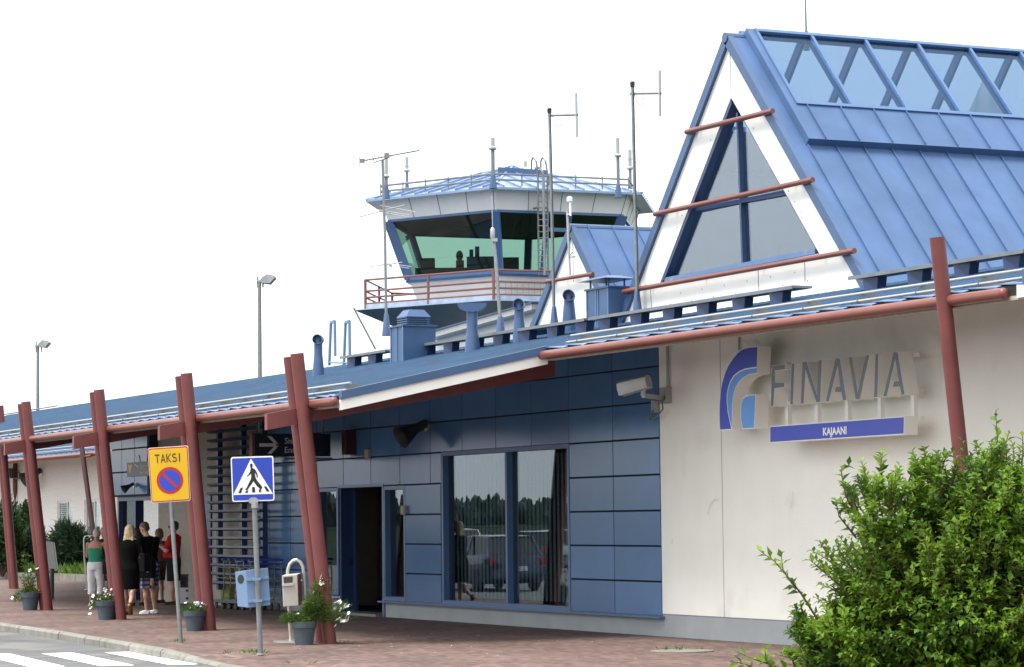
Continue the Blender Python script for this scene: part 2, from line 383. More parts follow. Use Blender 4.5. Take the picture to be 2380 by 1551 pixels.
for r in range(4):
    panels(-9.61, -8.02, ROWS[r], ROWS[r+1])
    for a, b in ((-17.33,-16.6),(-16.6,-15.4),(-15.4,-14.06)): panels(a, b, ROWS[r], ROWS[r+1])
cl.build('cladding_panel', M['panel'], T, bevel=.004)
sl = MB(); sl.box((-10.75,-.09,.27),(.05,.03,.30)); sl.box((-17.35,-.09,.27),(-12.9,.03,.30)); sl.build('sill_flashing', M['blueframe'], T)
# -- windows
def window(x0, x1, z0, z1, mulls, blinds, depth=.10, fw=.07, gm='window', hang=True):
    f = MB(); 
    f.box((x0,-.01,z0),(x1,depth+.06,z0+fw)); f.box((x0,-.005,z1-fw),(x1,depth+.06,z1))
    f.box((x0,-.008,z0+fw),(x0+fw,depth+.06,z1-fw)); f.box((x1-fw,-.008,z0+fw),(x1,depth+.06,z1-fw))
    for m_ in mulls: f.box((m_-fw/2,-.004,z0+fw),(m_+fw/2,depth+.05,z1-fw))
    fr = f.build('window', M['blueframe'], T)
    g_ = MB(); g_.box((x0+fw,depth,z0+fw),(x1-fw,depth+.012,z1-fw)); g_.build('pane', M[gm], fr)
    if blinds:
        b = MB(); x = x0+.1
        while x < x1-.1:
            a = R(0); c = (x, depth+.16, (z0+z1)/2)
            b.obox(c, V3((math.cos(a)*.040, math.sin(a)*.040, 0)), V3((-math.sin(a)*.001, math.cos(a)*.001, 0)), V3((0,0,(z1-z0)/2-.12))); x += .152
        b.build('blind', M['blind'], fr)
    return fr
window(-8.0,-3.02,.30,2.96,[-5.37],True)
window(-14.06,-12.86,.36,2.41,[],False)
window(-10.62,-9.62,.31,2.40,[],False)
# interiors: dark hall behind the glass
hall = MB()
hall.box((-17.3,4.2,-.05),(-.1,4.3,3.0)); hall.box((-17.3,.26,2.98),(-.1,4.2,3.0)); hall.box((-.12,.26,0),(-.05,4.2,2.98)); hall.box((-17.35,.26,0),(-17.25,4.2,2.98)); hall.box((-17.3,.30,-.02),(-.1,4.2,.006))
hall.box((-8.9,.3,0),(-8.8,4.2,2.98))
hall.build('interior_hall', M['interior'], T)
# -- entrance recess
dr = MB(); dr.box((-12.86,.02,0),(-12.78,.36,2.41)); dr.box((-12.78,.28,0),(-12.70,.34,2.40)); 
door = dr.build('entrance_door', M['navy'], T)
h = MB(); h.box((-12.775,.18,.92),(-12.76,.25,1.05)); h.build('door_switch', M['black'], door)
dh = MB(); dh.box((-12.86,-.02,2.40),(-10.6,.30,2.45)); dh.box((-10.68,-.012,.0),(-10.60,.30,2.40)); dh.build('door_frame', M['blueframe'], T)
ds = MB(); ds.box((-12.85,-.12,-.05),(-10.76,.40,.05)); ds.build('doorstep', M['zinc'], T)
fi = MB(); fi.box((-17.2,1.9,0),(-17.15,4.1,2.9)); fi.box((-16.6,2.5,.35),(-14.9,2.6,1.0)); fi.box((-16.3,2.56,1.1),(-15.3,2.615,2.2)); 
for k in range(16): fi.box((-16.5+k*.1,2.47,.38),(-16.44+k*.1,2.5,.97))
fi.box((-17.2,2.62,0),(-11.5,2.7,2.9)); fi.build('radiator', mat('lobby_wall', (.50,.47,.41), .8), T)
ex = MB(); ex.box((-15.15,2.5,1.35),(-14.85,2.61,1.8)); ex.build('fire_cabinet', M['sred'], T)
# -- beige wall and arrivals entrance at the left end
BX0 = fx(368,1200)
wb = MB(); wb.box((BX0,0,0),(-17.36,.25,4.3)); wb.box((BX0-2.8,0.0,2.42),(BX0-.001,.25,4.3)); wb.build('beige_wall', M['beige'], T)
ar = MB(); ax0 = -26.7
for r in (4,5,6):
    n = 3; wd = (BX0-ax0)/n
    for k in range(n): ar.box((ax0+k*wd+.012,-.26,ROWS[r]+.03),(ax0+(k+1)*wd-.012,-.2,ROWS[r+1]+.0))
ar.build('arrivals_cladding', M['panel'], T, bevel=.004)
ab = MB(); ab.box((ax0,-.2,2.40),(BX0,.0,4.25)); ab.build('arrivals_backing', M['panelback'], T)
ad = MB(); ad.box((ax0+.1,-.1,0),(ax0+.22,.1,2.42)); ad.box((ax0+.22,-.1,2.30),(BX0,.1,2.41)); ad.box((ax0+1.35,-.1,0),(ax0+1.5,.1,2.3)); 
adr = ad.build('arrivals_door_frame', M['navy'], T)
g_ = MB(); g_.box((ax0+.22,.0,.1),(ax0+1.35,.012,2.3)); g_.build('pane', M['window'], adr)
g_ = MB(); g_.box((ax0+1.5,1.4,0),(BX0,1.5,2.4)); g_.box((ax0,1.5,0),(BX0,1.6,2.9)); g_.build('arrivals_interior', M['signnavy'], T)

# -- main roof, profiled sheet with ribs running up the slope
def gut_pt(x):      # canopy outer edge line traced from the photograph
    y = -5.15-.052*min(0, x)
    z = 3.50-.0045*min(0, x)
    return y, z
def rib_sheet(mb, x0, x1, lowf, highf, pitch=.215, hgt=.045):
    xs_ = []; x = x0
    while x < x1:
        xs_ += [(x, 0), (x+pitch*.55, 0), (x+pitch*.65, hgt), (x+pitch*.9, hgt)]; x += pitch
    lo = []; hi = []
    for xx, h in xs_:
        a = V3(lowf(xx)); b = V3(highf(xx)); a.z += h; b.z += h; lo.append(a); hi.append(b)
    mb.loft([lo, [a.lerp(b, .5) for a, b in zip(lo, hi)], hi], closed=False, cap=False)
RY = 2.45
def ridge(x): 
    return (x, RY, rz(RY) if x > -8 else rz(RY)+.0*x)
rf = MB()
rib_sheet(rf, 0.0, XR, lambda x: (x, EY, EZ), ridge)
rib_sheet(rf, -27, 0.0, lambda x: (x, gut_pt(x)[0], gut_pt(x)[1]+.02), ridge)
def hip(x):
    u = (-27-x)/19; a = V3((x, gut_pt(-27)[0], gut_pt(-27)[1]+.02)); b = V3((x, RY-.3, rz(RY)-.1)); return a.lerp(b, u)
rib_sheet(rf, -46, -27, hip, ridge)
for a, b in ((-46, XR),):   # back slope
    rf.poly([(a,RY+.001,rz(RY)+.03),(b,RY+.001,rz(RY)+.03),(b,RY+9,rz(RY)-1.2),(a,RY+9,rz(RY)-1.2)])
roof = rf.build('roof', M['roof'], T)
# ceiling slab under the roof keeps light out of the building
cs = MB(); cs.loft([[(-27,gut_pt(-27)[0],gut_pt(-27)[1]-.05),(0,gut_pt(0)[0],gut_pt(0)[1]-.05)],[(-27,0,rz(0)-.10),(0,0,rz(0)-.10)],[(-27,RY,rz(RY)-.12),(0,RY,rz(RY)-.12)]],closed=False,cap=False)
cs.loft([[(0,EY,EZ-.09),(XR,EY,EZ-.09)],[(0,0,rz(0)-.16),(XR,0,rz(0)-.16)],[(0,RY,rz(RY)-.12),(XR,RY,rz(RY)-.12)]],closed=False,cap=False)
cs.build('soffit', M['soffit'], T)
bw = MB(); bw.box((-30,RY+8.8,-.2),(XR,RY+9,3.6)); bw.box((XR-.2,.26,0),(XR,RY+8.8,4.4)); bw.build('rear_wall', M['stucco'], T)
# rake at the canopy's right end: blue flashing above a white board
g0 = gut_pt(0)
rk = MB(); p, q = V3((.06,g0[0]-.02,g0[1])), V3((.06,EY+.0,EZ+.0))
rk.obox((p+q)/2+V3((0,0,-.10)), V3((.03,0,0)), (q-p)/2, V3((0,0,.075))); rk.build('rake_board', M['white'], T)
rk2 = MB(); rk2.obox((p+q)/2+V3((0.02,0,.035)), V3((.05,0,0)), (q-p)/2, V3((0,0,.06))); rk2.build('rake_flashing', M['blue'], T)
# eaves
def eave(x0, x1, ef, withgut=(None,None), seed=1):
    rnd = random.Random(seed)
    sc = MB(); x = x0
    while x < x1:          # buckled drip sheets
        L_ = min(.62, x1-x); y, z = ef(x); y2, z2 = ef(x+L_); d = rnd.uniform(.0,.012)
        sc.add([(x,y-.05,z+.052+d),(x+L_,y2-.06,z2+.018),(x+L_,y2+.05,z2+.04),(x,y+.05,z+.04),(x,y-.05,z+.062+d),(x+L_,y2-.06,z2+.034),(x+L_,y2+.05,z2+.06),(x,y+.05,z+.06)],
               [(0,3,2,1),(4,5,6,7),(0,1,5,4),(1,2,6,5),(2,3,7,6),(3,0,4,7)]); x += L_
    sc.build('drip_sheet', M['bluelt'], T)
    bl = MB(); a, b = ef(x0), ef(x1)
    bl.beam((x0,a[0]+.02,a[1]-.02),(x1,b[0]+.02,b[1]-.02),.06,.12); bl.build('eave_gap_shade', M['dark'], T)  # dark strip standing in for the shaded gap above the gutter
    gx0, gx1 = withgut; a, b = ef(gx0), ef(gx1); gt = MB()
    pa, pb = V3((gx0,a[0]-.10,a[1]-.05)), V3((gx1,b[0]-.10,b[1]-.05))
    gt.tube(pa, pb, .064, n=16); gt.ell(pa, .05,.063,.063); gt.ell(pb, .05, .063, .063)
    gt.build('gutter', M['gut'], T, smooth=True)
    sb = MB(); sb.beam((x0,a[0]+.02,a[1]-.105),(x1,b[0]+.02,b[1]-.105),.10,.045); sb.build('eave_board', M['soffit2'], T)
    # snow guard pipes on brackets
    for dz, dy in ((.09,.20),(.175,.27)):
        sg = MB(); sg.tube((x0+.2,ef(x0)[0]+dy,ef(x0)[1]+SL*dy+dz),(x1-.15,ef(x1)[0]+dy,ef(x1)[1]+SL*dy+dz),.018,n=8); sg.build('snow_guard', M['alum'], T, smooth=True)
    x = x0+.55
    while x < x1:
        y, z = ef(x); bb = MB()
        bb.add([(x,y+.14,z+.03+SL*.14),(x,y+.62,z+.04+SL*.62),(x,y+.30,z+SL*.3+.19),(x,y+.17,z+SL*.17+.10)],[(0,1,2,3)])
        bb.add([(x+.004,y+.14,z+.03+SL*.14),(x+.004,y+.62,z+.04+SL*.62),(x+.004,y+.30,z+SL*.3+.19),(x+.004,y+.17,z+SL*.17+.10)],[(3,2,1,0)])
        bb.obox((x+.16,y+.36,z+SL*.36+.04), V3((.16,0,0)), V3((0,.20,SL*.20)), V3((0,0,.004))); x += 1.24; bb.build('snow_guard_bracket', M['zinc'], T)
eave(0.12, 12.1, lambda x: (EY, EZ), (0.02, 11.45), 2)
eave(-27, -0.1, lambda x: gut_pt(x), (-27, .05), 3)
ec = MB(); ec.box((11.75,EY-.07,EZ+.04),(XR,EY+.02,EZ+.19)); ec.build('eave_flashing', M['blue'], T)
ec = MB(); ec.box((11.62,EY-.05,EZ-.11),(XR,EY+.02,EZ+.035)); ec.build('eave_fascia', M['white'], T)

for dz in (.10,.22):
    q_ = MB(); q_.tube((-47,RY,rz(RY)+dz-.15), (-40.5,RY,rz(RY)+dz-.13), .02, n=6); q_.build('snow_guard', M['zinc'], T)
# roof walkway along the ridge
def proof(x, y):
    return PN(x, y, V3((0,EY,EZ)), V3((0,-SL,1)).normalized())
def walkway(xa, xb, y=1.5, step=1.1):
    wk = MB(); z = rz(y)+.225
    wk.obox(((xa+xb)/2,y,z), V3(((xb-xa)/2,0,0)), V3((0,.17,0)), V3((0,0,.018))); wk.box((xa,y-.18,z-.035),(xb,y-.165,z+.012)); w_ = wk.build('roof_walkway', M['zinc'], T)
    x = xa+.35
    while x < xb:
        b = MB(); b.add([(x,y-.16,z-.03),(x+.30,y-.10,z-.03),(x+.26,y-.10,z-.24),(x+.04,y-.16,z-.26),(x,y+.05,z-.03),(x+.30,y+.05,z-.03),(x+.26,y+.05,z-.22),(x+.04,y+.05,z-.22)],
              [(0,3,2,1),(4,5,6,7),(0,1,5,4),(1,2,6,5),(2,3,7,6),(3,0,4,7)]); x += step; b.build('walkway_support', M['navy'], w_)
WK = [((790,832),(896,818)), ((905,812),(1358,735)), ((1368,745),(1842,668)), ((1972,655),(2378,580))]
for a, b in WK:
    zz = rz(2.0)+.27
    xa = PY(*a, 1.33).x; xb = PY(*b, 1.33).x
    walkway(xa, min(xb, 9.5))

# ------------------------------------------------------------------ A-frame gables
def gable(root, yy, ap, bl, br, win, tubes, back, skylight, name):
    A, BL, BR = [PY(*p, yy) for p in (ap, bl, br)]
    BL = V3((BL.x,yy,min(BL.z,BR.z)-.9)) if False else BL
    # extend the base a little below the walkway
    dl = (BL-A); dr_ = (BR-A); k = 1.12; BLx, BRx = A+dl*k, A+dr_*k
    gw = MB()
    if win:
        I = [PY(*p, yy) for p in win]; O = [A, BLx, BRx]
        for a in range(3):
            b = (a+1) % 3
            q = [O[a], O[b], I[b], I[a]]
            gw.prism([p+V3((0,.0,0)) for p in q], (0,.16,0))
    else:
        gw.prism([A, BLx, BRx], (0,.16,0))
    G = gw.build(name, M['white'], root)
    # slopes
    for s, Bx in ((-1, BLx), (1, BRx)):
        d = (Bx-A).normalized(); L_ = (Bx-A).length+.35; n = V3((-d.z*1, 0, d.x)) ; n = n if n.z > 0 else -n
        sm = MB(); y0 = yy-.04; y1 = back
        s0 = 0.0
        if skylight: s0 = skylight[1]
        def P(sv, y, h=0): return A+d*sv+n*(h+.02)+V3((0,y-yy,0))
        sm.prism([P(s0,y0,-.1),P(L_,y0,-.1),P(L_,y0,.02),P(s0,y0,.02)], (0,y1-y0,0))
        y = yy+.28
        while y < y1:      # standing seams
            sm.prism([P(s0,y,.015),P(L_,y,.015),P(L_,y,.055),P(s0,y,.055)], (0,.014,0)); y += .52
        sl_ = sm.build('gable_roof', M['aroof'], root)
        tr = MB(); tr.prism([P(0,y0-.02,-.13),P(L_,y0-.02,-.13),P(L_,y0-.02,.03),P(0,y0-.02,.03)], (0,.10,0)); tr.build('verge_trim', M['blue'], sl_)
        if skylight:
            ys = yy+.27; up = .15; s1, s2 = skylight      # glazing until s1, metal band to s2
            fb = MB(); fb.prism([P(-.02,y0,-.08),P(s2,y0,-.08),P(s2,y0,.02),P(-.02,y0,.02)], (0,ys-y0,0)); fb.build('gable_roof', M['aroof'], root)
            bm_ = MB(); bm_.prism([P(s1,ys,.02),P(s2+.12,ys,.02),P(s2+.12,ys,up),P(s1,ys,up)], (0,y1-ys,0)); y = ys+.30
            bm_.prism([P(-.02,ys,.0),P(s1,ys,.0),P(s1,ys,up),P(-.02,ys,up)], (0,.14,0))
            while y < y1:
                bm_.prism([P(s1,y,up-.003),P(s2+.1,y,up-.003),P(s2+.1,y,up+.035),P(s1,y,up+.035)], (0,.014,0)); y += .62
            bb = bm_.build('skylight_band', M['aroof'], root)
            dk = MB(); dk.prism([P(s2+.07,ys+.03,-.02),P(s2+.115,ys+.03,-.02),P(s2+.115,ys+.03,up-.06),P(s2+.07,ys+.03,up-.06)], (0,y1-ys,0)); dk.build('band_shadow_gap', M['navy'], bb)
            fr = MB(); y = ys+.13; k_ = 0
            while y < y1:
                fr.prism([P(.0,y,.02),P(s1,y,.02),P(s1,y,up+.025),P(.0,y,up+.025)], (0,.055,0)); y += 1.04
            fr.prism([P(s1-.06,ys+.14,.03),P(s1+.01,ys+.14,.03),P(s1+.01,ys+.14,up+.03),P(s1-.06,ys+.14,up+.03)], (0,y1-ys-.2,0))
            fr.prism([P(.0,ys+.14,.05),P(.07,ys+.14,.05),P(.07,ys+.14,up+.03),P(.0,ys+.14,up+.03)], (0,y1-ys-.2,0))
            fo = fr.build('skylight_frame', M['blueframe'], root)
            gp = MB(); gp.prism([P(.07,ys+.15,up-.03),P(s1-.06,ys+.15,up-.03),P(s1-.06,ys+.15,up-.02),P(.07,ys+.15,up-.02)], (0,y1-ys-.2,0)); gp.build('skylight_pane', M['skyglass'], fo)
    rc = MB(); rc.tube(A+V3((0,-.075,-.03)), A+V3((0,.45 if skylight else back-yy,-.03)), .085, n=10); rc.build('ridge_cap', M['blue'], root)
    # window frame and panes
    if win:
        c = (I[0]+I[1]+I[2])/3
        def ins(p, k): return c+(p-c)*k
        fm = MB()
        for a in range(3):
            b = (a+1) % 3
            k0 = .985 if a != 0 else .94
            q = [I[a], I[b], ins(I[b],k0), ins(I[a],k0)]
            fm.prism([p+V3((0,.004,0)) for p in q], (0,.196,0))
        mb_ = PY(1719,625,yy); mt = PY(1706,262,yy)
        fm.beam(mt+V3((0,.10,0)), mb_+V3((0,.10,0)), .05, .10, up=(0,1,0))
        fm.beam(PY(1585,491,yy)+V3((0,.10,0)), PY(1828,446,yy)+V3((0,.10,0)), .065, .09, up=(0,1,0))
        wf = fm.build('gable_window', M['navy'], G)
        gp = MB(); gp.prism([ins(p,.975)+V3((0,.12,0)) for p in I], (0,.012,0)); gp.build('pane', M['gableglass'], wf)
        # lower light-blue sill
        sb = MB(); sb.beam(I[1].lerp(I[2],.03)+V3((0,.055,.05)), I[1].lerp(I[2],.97)+V3((0,.055,.05)), .09,.08); sb.build('window_sill', M['bluelt'], wf)
        iw = MB(); iw.prism([A.lerp(p,.9)*1+V3((0,5,-.35)) for p in (A,BL,BR)], (0,.1,0)); iw.lathe((A.x+.6,yy+2.2,4.9),[(.5,0),(.5,2.6)],24)
        iw.box((A.x-3.3,yy+.3,5.0),(A.x+3.3,yy+5.1,5.05)); iw.build('gable_interior', M['interiorlt'], root)
    tb = []
    for (a, b) in tubes:
        t_ = MB(); p, q = PY(*a, yy-.10), PY(*b, yy-.10); t_.tube(p, q, (.043 if win else .036), n=12)
        for k in range(4):
            e = p.lerp(q, .12+.25*k); t_.tube(e, e+V3((0,.1,0)), .012, n=6)
        t_.build('gable_rail', M['gut'], G, smooth=True)
    # panel joints and screws
    jn = MB()
    for s in ((1696,100,1699,222),(1512,668,1514,716),(1762,624,1763,668),(1870,600,1871,655)) if win else ((1331,560,1333,655),):
        p, q = PY(s[0],s[1],yy-.003), PY(s[2],s[3],yy-.003); jn.beam(p, q, .012, .006, up=(0,1,0))
    if win:
        for e0, e1, f0, f1, n in ((A,BL,I[0],I[1],16),(A,BR,I[0],I[2],16)):
            for k in range(1, n):
                t = k/n
                for u in (.15,.85):
                    c0 = (e0.lerp(e1,t)).lerp(f0.lerp(f1,t), u); jn.tube(c0+V3((0,-.004,0)), c0, .012, n=6)
        for k in range(1, 14):
            c0 = I[1].lerp(I[2],k/14)+V3((0,-.004,-.22-.16*(k%2))); jn.tube(c0, c0+V3((0,.004,0)), .012, n=6)
    jn.build('screws', M['zinc'], G)
    return A, BL, BR
GY = 2.5
A0 = PY(1693,84,GY); BR0 = PY(2003,637,GY)
d0 = (BR0-A0).normalized(); n0 = V3((-d0.z,0,d0.x)); n0 = n0 if n0.z > 0 else -n0
s1 = (PN(1858,245,A0+n0*.15,n0)-A0).dot(d0); s2 = (PN(1864,312,A0+n0*.15,n0)-A0).dot(d0)
wp = MB()
for px_, py_, w_, h_ in ((2095,494,20,5),(2113,495,9,4),(2238,500,9,5),(2252,497,10,4),(2262,538,4,3)):
    wp.poly([PN(px_+w_*math.cos(t_*.785+.3)*(.7+.5*random.random()), py_+h_*math.sin(t_*.785+.3)*(.7+.5*random.random()), A0+n0*.026, n0) for t_ in range(8)][::-1])
wpd = MB()
for px_, py_, w_, h_ in ((2100,493,26,7),(2240,499,20,9),(2245,525,14,9),(2260,545,12,8),(2290,568,26,10),(2310,440,10,9),(2308,455,6,8),(2045,600,10,6),(2120,602,9,5),(2052,612,8,5)):
    wpd.poly([PN(px_+w_*math.cos(t_*.628)*(.6+.6*random.random()), py_+h_*math.sin(t_*.628)*(.6+.6*random.random()), A0+n0*.024, n0) for t_ in range(10)][::-1])
gable(T, GY, (1693,84), (1452,727), (2003,637), [(1699,226),(1533,660),(1905,590)],
      [((1595,307),(1796,258)),((1522,498),(1889,418)),((1450,678),(1986,583))], GY+12, (s1, s2), 'main_gable')
wp.build('bare_patch', M['alum'], T); wpd.build('faded_patch', mat('faded_blue', (.085,.135,.215), .6), T)
gable(T, 3.2, (1330,527), (1250,735), (1420,720), None, [((1270,655),(1378,637))], 9.0, None, 'small_gable')
# rafters inside the glazed ridge: seen through the panes
# white parapet of the rear block behind the ridge
pw = MB(); q = [PY(1005,775,4.2),PY(1252,703,4.2),PY(1256,742,4.2),PY(1256,790,4.2),PY(1000,850,4.2)]; pw.prism(q,(0,.3,0)); par = pw.build('parapet_wall', M['white'], T)
pc = MB(); pc.beam(PY(1005,783,4.1), PY(1254,712,4.1), .35, .14, up=(0,.0,1)); pc.beam(PY(1252,712,4.1), PY(1256,735,4.1),.3,.07,up=(0,1,0)); pc.build('parapet_coping', M['alum'], par)
pc = MB(); pc.beam(PY(1003,776,4.1), PY(1256,704,4.1), .40, .03); pc.build('coping_edge', M['navy'], par)

# ------------------------------------------------------------------ roof fittings
def on_roof(px, py):
    d = ray(px, py); t = (EZ+SL*(CAM.y-EY)-CAM.z)/(d.z-SL*d.y); p = CAM+d*t
    return p
def chimney(pl_, cap):
    # pl_: base-left, base-corner, base-right, top y at corner (pixels)
    (lx,ly),(cx,cy),(rx,ry),ty = pl_
    P = on_roof(cx, cy); 
    if P.y > 2.2: P = PY(cx, cy, 2.0)
    hgt = (PY(cx,ty,P.y)-P).z; wx = abs(PY(lx,ly,P.y).x-P.x); wy = 0
    # right face lies along +y
    q = PX(rx, ry, P.x); wy = q.y-P.y
    return P, hgt, wx, wy
P = PY(938,838,.9); hgt = (PY(938,758,.9)-P).z; wx = .62; wy = PX(1013,822,P.x).y-P.y
def stack(P, hgt, wx, wy, hat):
    c = MB(); c.box((P.x-wx,P.y,P.z-.3),(P.x,P.y+wy,P.z+hgt)); 
    ch = c.build('chimney', M['blue'], T)
    s_ = MB()
    for u in (.0,.42,.5,.95): s_.box((P.x-wx+u*wx,P.y-.012,P.z-.3),(P.x-wx+u*wx+.03,P.y-.001,P.z+hgt))
    s_.build('sheet_fold', M['bluelt'], ch)
    k = MB(); k.box((P.x-wx-.03,P.y-.03,P.z+hgt),(P.x+.03,P.y+wy+.03,P.z+hgt+.03))
    if hat == 'vent':
        cx, cy = P.x-wx*.45, P.y+wy*.5; r = min(wx,wy)*.31
        for kk in range(4): k.box((cx-r-.05,cy-r-.05,P.z+hgt+.05+kk*.04),(cx+r+.05,cy+r+.05,P.z+hgt+.07+kk*.04))
        k.box((cx-r,cy-r,P.z+hgt+.03),(cx+r,cy+r,P.z+hgt+.22))
        z = P.z+hgt+.19
        k.loft([[(cx-r-.06,cy-r-.06,z),(cx+r+.06,cy-r-.06,z),(cx+r+.06,cy+r+.06,z),(cx-r-.06,cy+r+.06,z)],[(cx-r*.8,cy-r*.8,z+.14),(cx+r*.8,cy-r*.8,z+.14),(cx+r*.8,cy+r*.8,z+.14),(cx-r*.8,cy+r*.8,z+.14)]])
    else:
        for dx in (.1,.9):
            for dy in (.1,.9): k.box((P.x-wx*dx-.012,P.y+wy*dy-.012,P.z+hgt+.03),(P.x-wx*dx+.012,P.y+wy*dy+.012,P.z+hgt+.16))
        z = P.z+hgt+.16
        k.loft([[(P.x-wx-.12,P.y-.12,z),(P.x+.12,P.y-.12,z),(P.x+.12,P.y+wy+.12,z),(P.x-wx-.12,P.y+wy+.12,z)],[(P.x-wx*.8,P.y+wy*.2,z+.07),(P.x-wx*.2,P.y+wy*.2,z+.07),(P.x-wx*.2,P.y+wy*.8,z+.07),(P.x-wx*.8,P.y+wy*.8,z+.07)]])
    k.build('chimney_cap', M['blue'], ch)
print('chimney', P, hgt, wx, wy)
stack(P, hgt, wx, wy, 'vent')
P2 = PY(1416,745,2.2); h2 = (PY(1416,668,2.2)-P2).z; stack(P2, h2, abs(PY(1364,750,2.2).x-P2.x), PX(1462,735,P2.x).y-P2.y, 'plate')
def vent_pipe(bx, by, tx, ty, yy, r, tee):
    b = PY(bx, by, yy); t = PY(tx, ty, yy); t = V3((b.x, b.y, t.z)); v = MB()
    v.lathe(b, [(r*1.45,-.4),(r*1.35,0),(r*1.1,.24),(r,.32),(r,(t-b).z)], 16)
    V = v.build('vent_pipe', M['blue'], T, smooth=True); c = MB()
    if tee == 'front':        # open pipe elbow facing the viewer's right
        d = V3((.75,-.45,0)).normalized(); o = t
        rings = []
        for k, (dd, rr) in enumerate(((-r*1.5,r*.9),(-r*1.35,r*1.2),(r*1.5,r*1.2),(r*1.5,r*1.02),(r*.2,r*1.02))): rings.append((rr, dd))
        c.lathe(o, rings, 16, axis=d)
    else:
        d = V3((.45,.9,0)).normalized(); 
        n_ = 10; prof = []
        u = V3((0,0,1)); w_ = r*2.6
        pts = [t+d*(w_*math.cos(a))+u*(-abs(math.sin(a))*r*1.6+.12) for a in [math.pi*k/n_ for k in range(n_+1)]]
        sd_ = d.cross(u)*r*1.2
        c.prism([p-sd_ for p in pts], sd_*2)
    c.build('vent_cowl', M['boxblue'] if tee == 'x' else M['blue'], V, smooth=True)
vent_pipe(740,862,738,790,.3,.085,'front')
vent_pipe(1098,808,1093,722,.9,.10,'tee')
vent_pipe(1207,783,1207,708,1.4,.085,'front')
vent_pipe(1323,740,1322,688,2.3,.09,'front')
# ladder hoops at the ridge, left
lh = MB()
for bx, tx in ((772,774),(806,808)):
    p0, p1, p2, p3 = PY(bx-7,850,2.6), PY(tx-5,750,2.6), PY(tx+4,747,2.6), PY(tx+5,828,2.6)
    for a, b in ((p0,p1),(p1,p2),(p2,p3)): lh.beam(a, b, .05, .06)
lh.tube(PY(765,843,2.6), PY(812,844,2.6), .02)
lh.build('roof_ladder', M['boxblue'], T)

# ------------------------------------------------------------------ wing at the far left
WY, WE = 9.0, 6.9
WX1 = PY(276,1035,WE).x; WZ = PY(150,1063,WE).z+.03; print('wing', WX1, WZ)
W = thing('terminal_wing', 'low white rendered wing with small windows behind the shrubs', 'building', (-60,WY,0))
wx_ = [(-37.13,-35.81),]
wins = [PY(135,1165,WY),PY(167,1163,WY)]
W1 = (PY(133,1165,WY).x, PY(168,1163,WY).x); W2 = (PY(196,1165,WY).x, PY(232,1160,WY).x); W0 = (PY(22,1170,WY).x, PY(68,1168,WY).x)
zt = PY(135,1165,WY).z; zb = zt-1.35
segs = [-110, W0[0], W0[1], W1[0], W1[1], W2[0], W2[1], WX1]
ws = MB()
for k in range(0, 8, 2): ws.box((segs[k],WY,-.2),(segs[k+1],WY+.12,WZ+.38))
for a, b in (W0, W1, W2): ws.box((a,WY,zt),(b,WY+.12,WZ+.38)); ws.box((a,WY,-.2),(b,WY+.12,zb))
wall = ws.build('wall', M['stucco'], W)
for a, b in (W0, W1, W2):
    f = MB(); f.box((a,WY+.05,zb),(b,WY+.118,zb+.06)); f.box((a,WY+.05,zt-.06),(b,WY+.118,zt)); m_ = a+(b-a)*.55
    for u in (a, b-.07, m_): f.box((u,WY+.052,zb+.06),(u+.07,WY+.118,zt-.06))
    fr = f.build('window', M['white'], W); p_ = MB(); p_.box((a+.07,WY+.09,zb+.06),(b-.07,WY+.098,zt-.06)); p_.build('pane', M['winfar'], fr)
    sl_ = MB(); k = zb+.08
    while k < zt-.08: sl_.box((a+.07,WY+.105,k),(m_,WY+.112,k+.05)); k += .075
    sl_.build('blind', M['interiorlt'], fr)
wr = MB(); rib_sheet(wr, -110, WX1, lambda x: (x,WE,WZ+.1), lambda x: (x,WE+6,WZ+.1+6*SL)); wrf = wr.build('roof', M['roof'], W)
wg = MB(); wg.tube((-110,WE-.1,WZ),(WX1-.2,WE-.1,WZ),.07,n=12); wg.build('gutter', M['gut'], W, smooth=True)
wsb = MB(); wsb.poly([(-110,WE,WZ-.02),(WX1,WE,WZ-.02),(WX1,WY,WZ+.2),(-110,WY,WZ+.2)]); wsb.box((-110,WE-.01,WZ-.08),(WX1,WE+.05,WZ+.02)); wsb.build('eave_board', M['soffit2'], W)
wk_ = MB(); wk_.add([(WX1+.02,WE,WZ-.04),(WX1+.02,WE+6,WZ-.04+6*SL),(WX1+.02,WE+6,WZ+.14+6*SL),(WX1+.02,WE,WZ+.14)],[(0,1,2,3)]); wk_.build('rake_board', M['navy'], W)
for dz, dy in ((.07,.25),(.16,.36)):
    q = MB(); q.tube((-110,WE+dy,WZ+.12+SL*dy+dz),(WX1-.9,WE+dy,WZ+.12+SL*dy+dz),.02,n=6); q.build('snow_guard', M['alum'], W)
sc = MB(); x = -75
while x < WX1-.8:
    sc.box((x,WE-.06,WZ+.08),(x+.5,WE+.06,WZ+.115)); sc.obox((x+.2,WE+.42,WZ+.14+SL*.42), V3((.15,0,0)), V3((0,.18,SL*.18)), V3((0,0,.01))); x += .62
sc.build('drip_sheet', M['bluelt'], W)

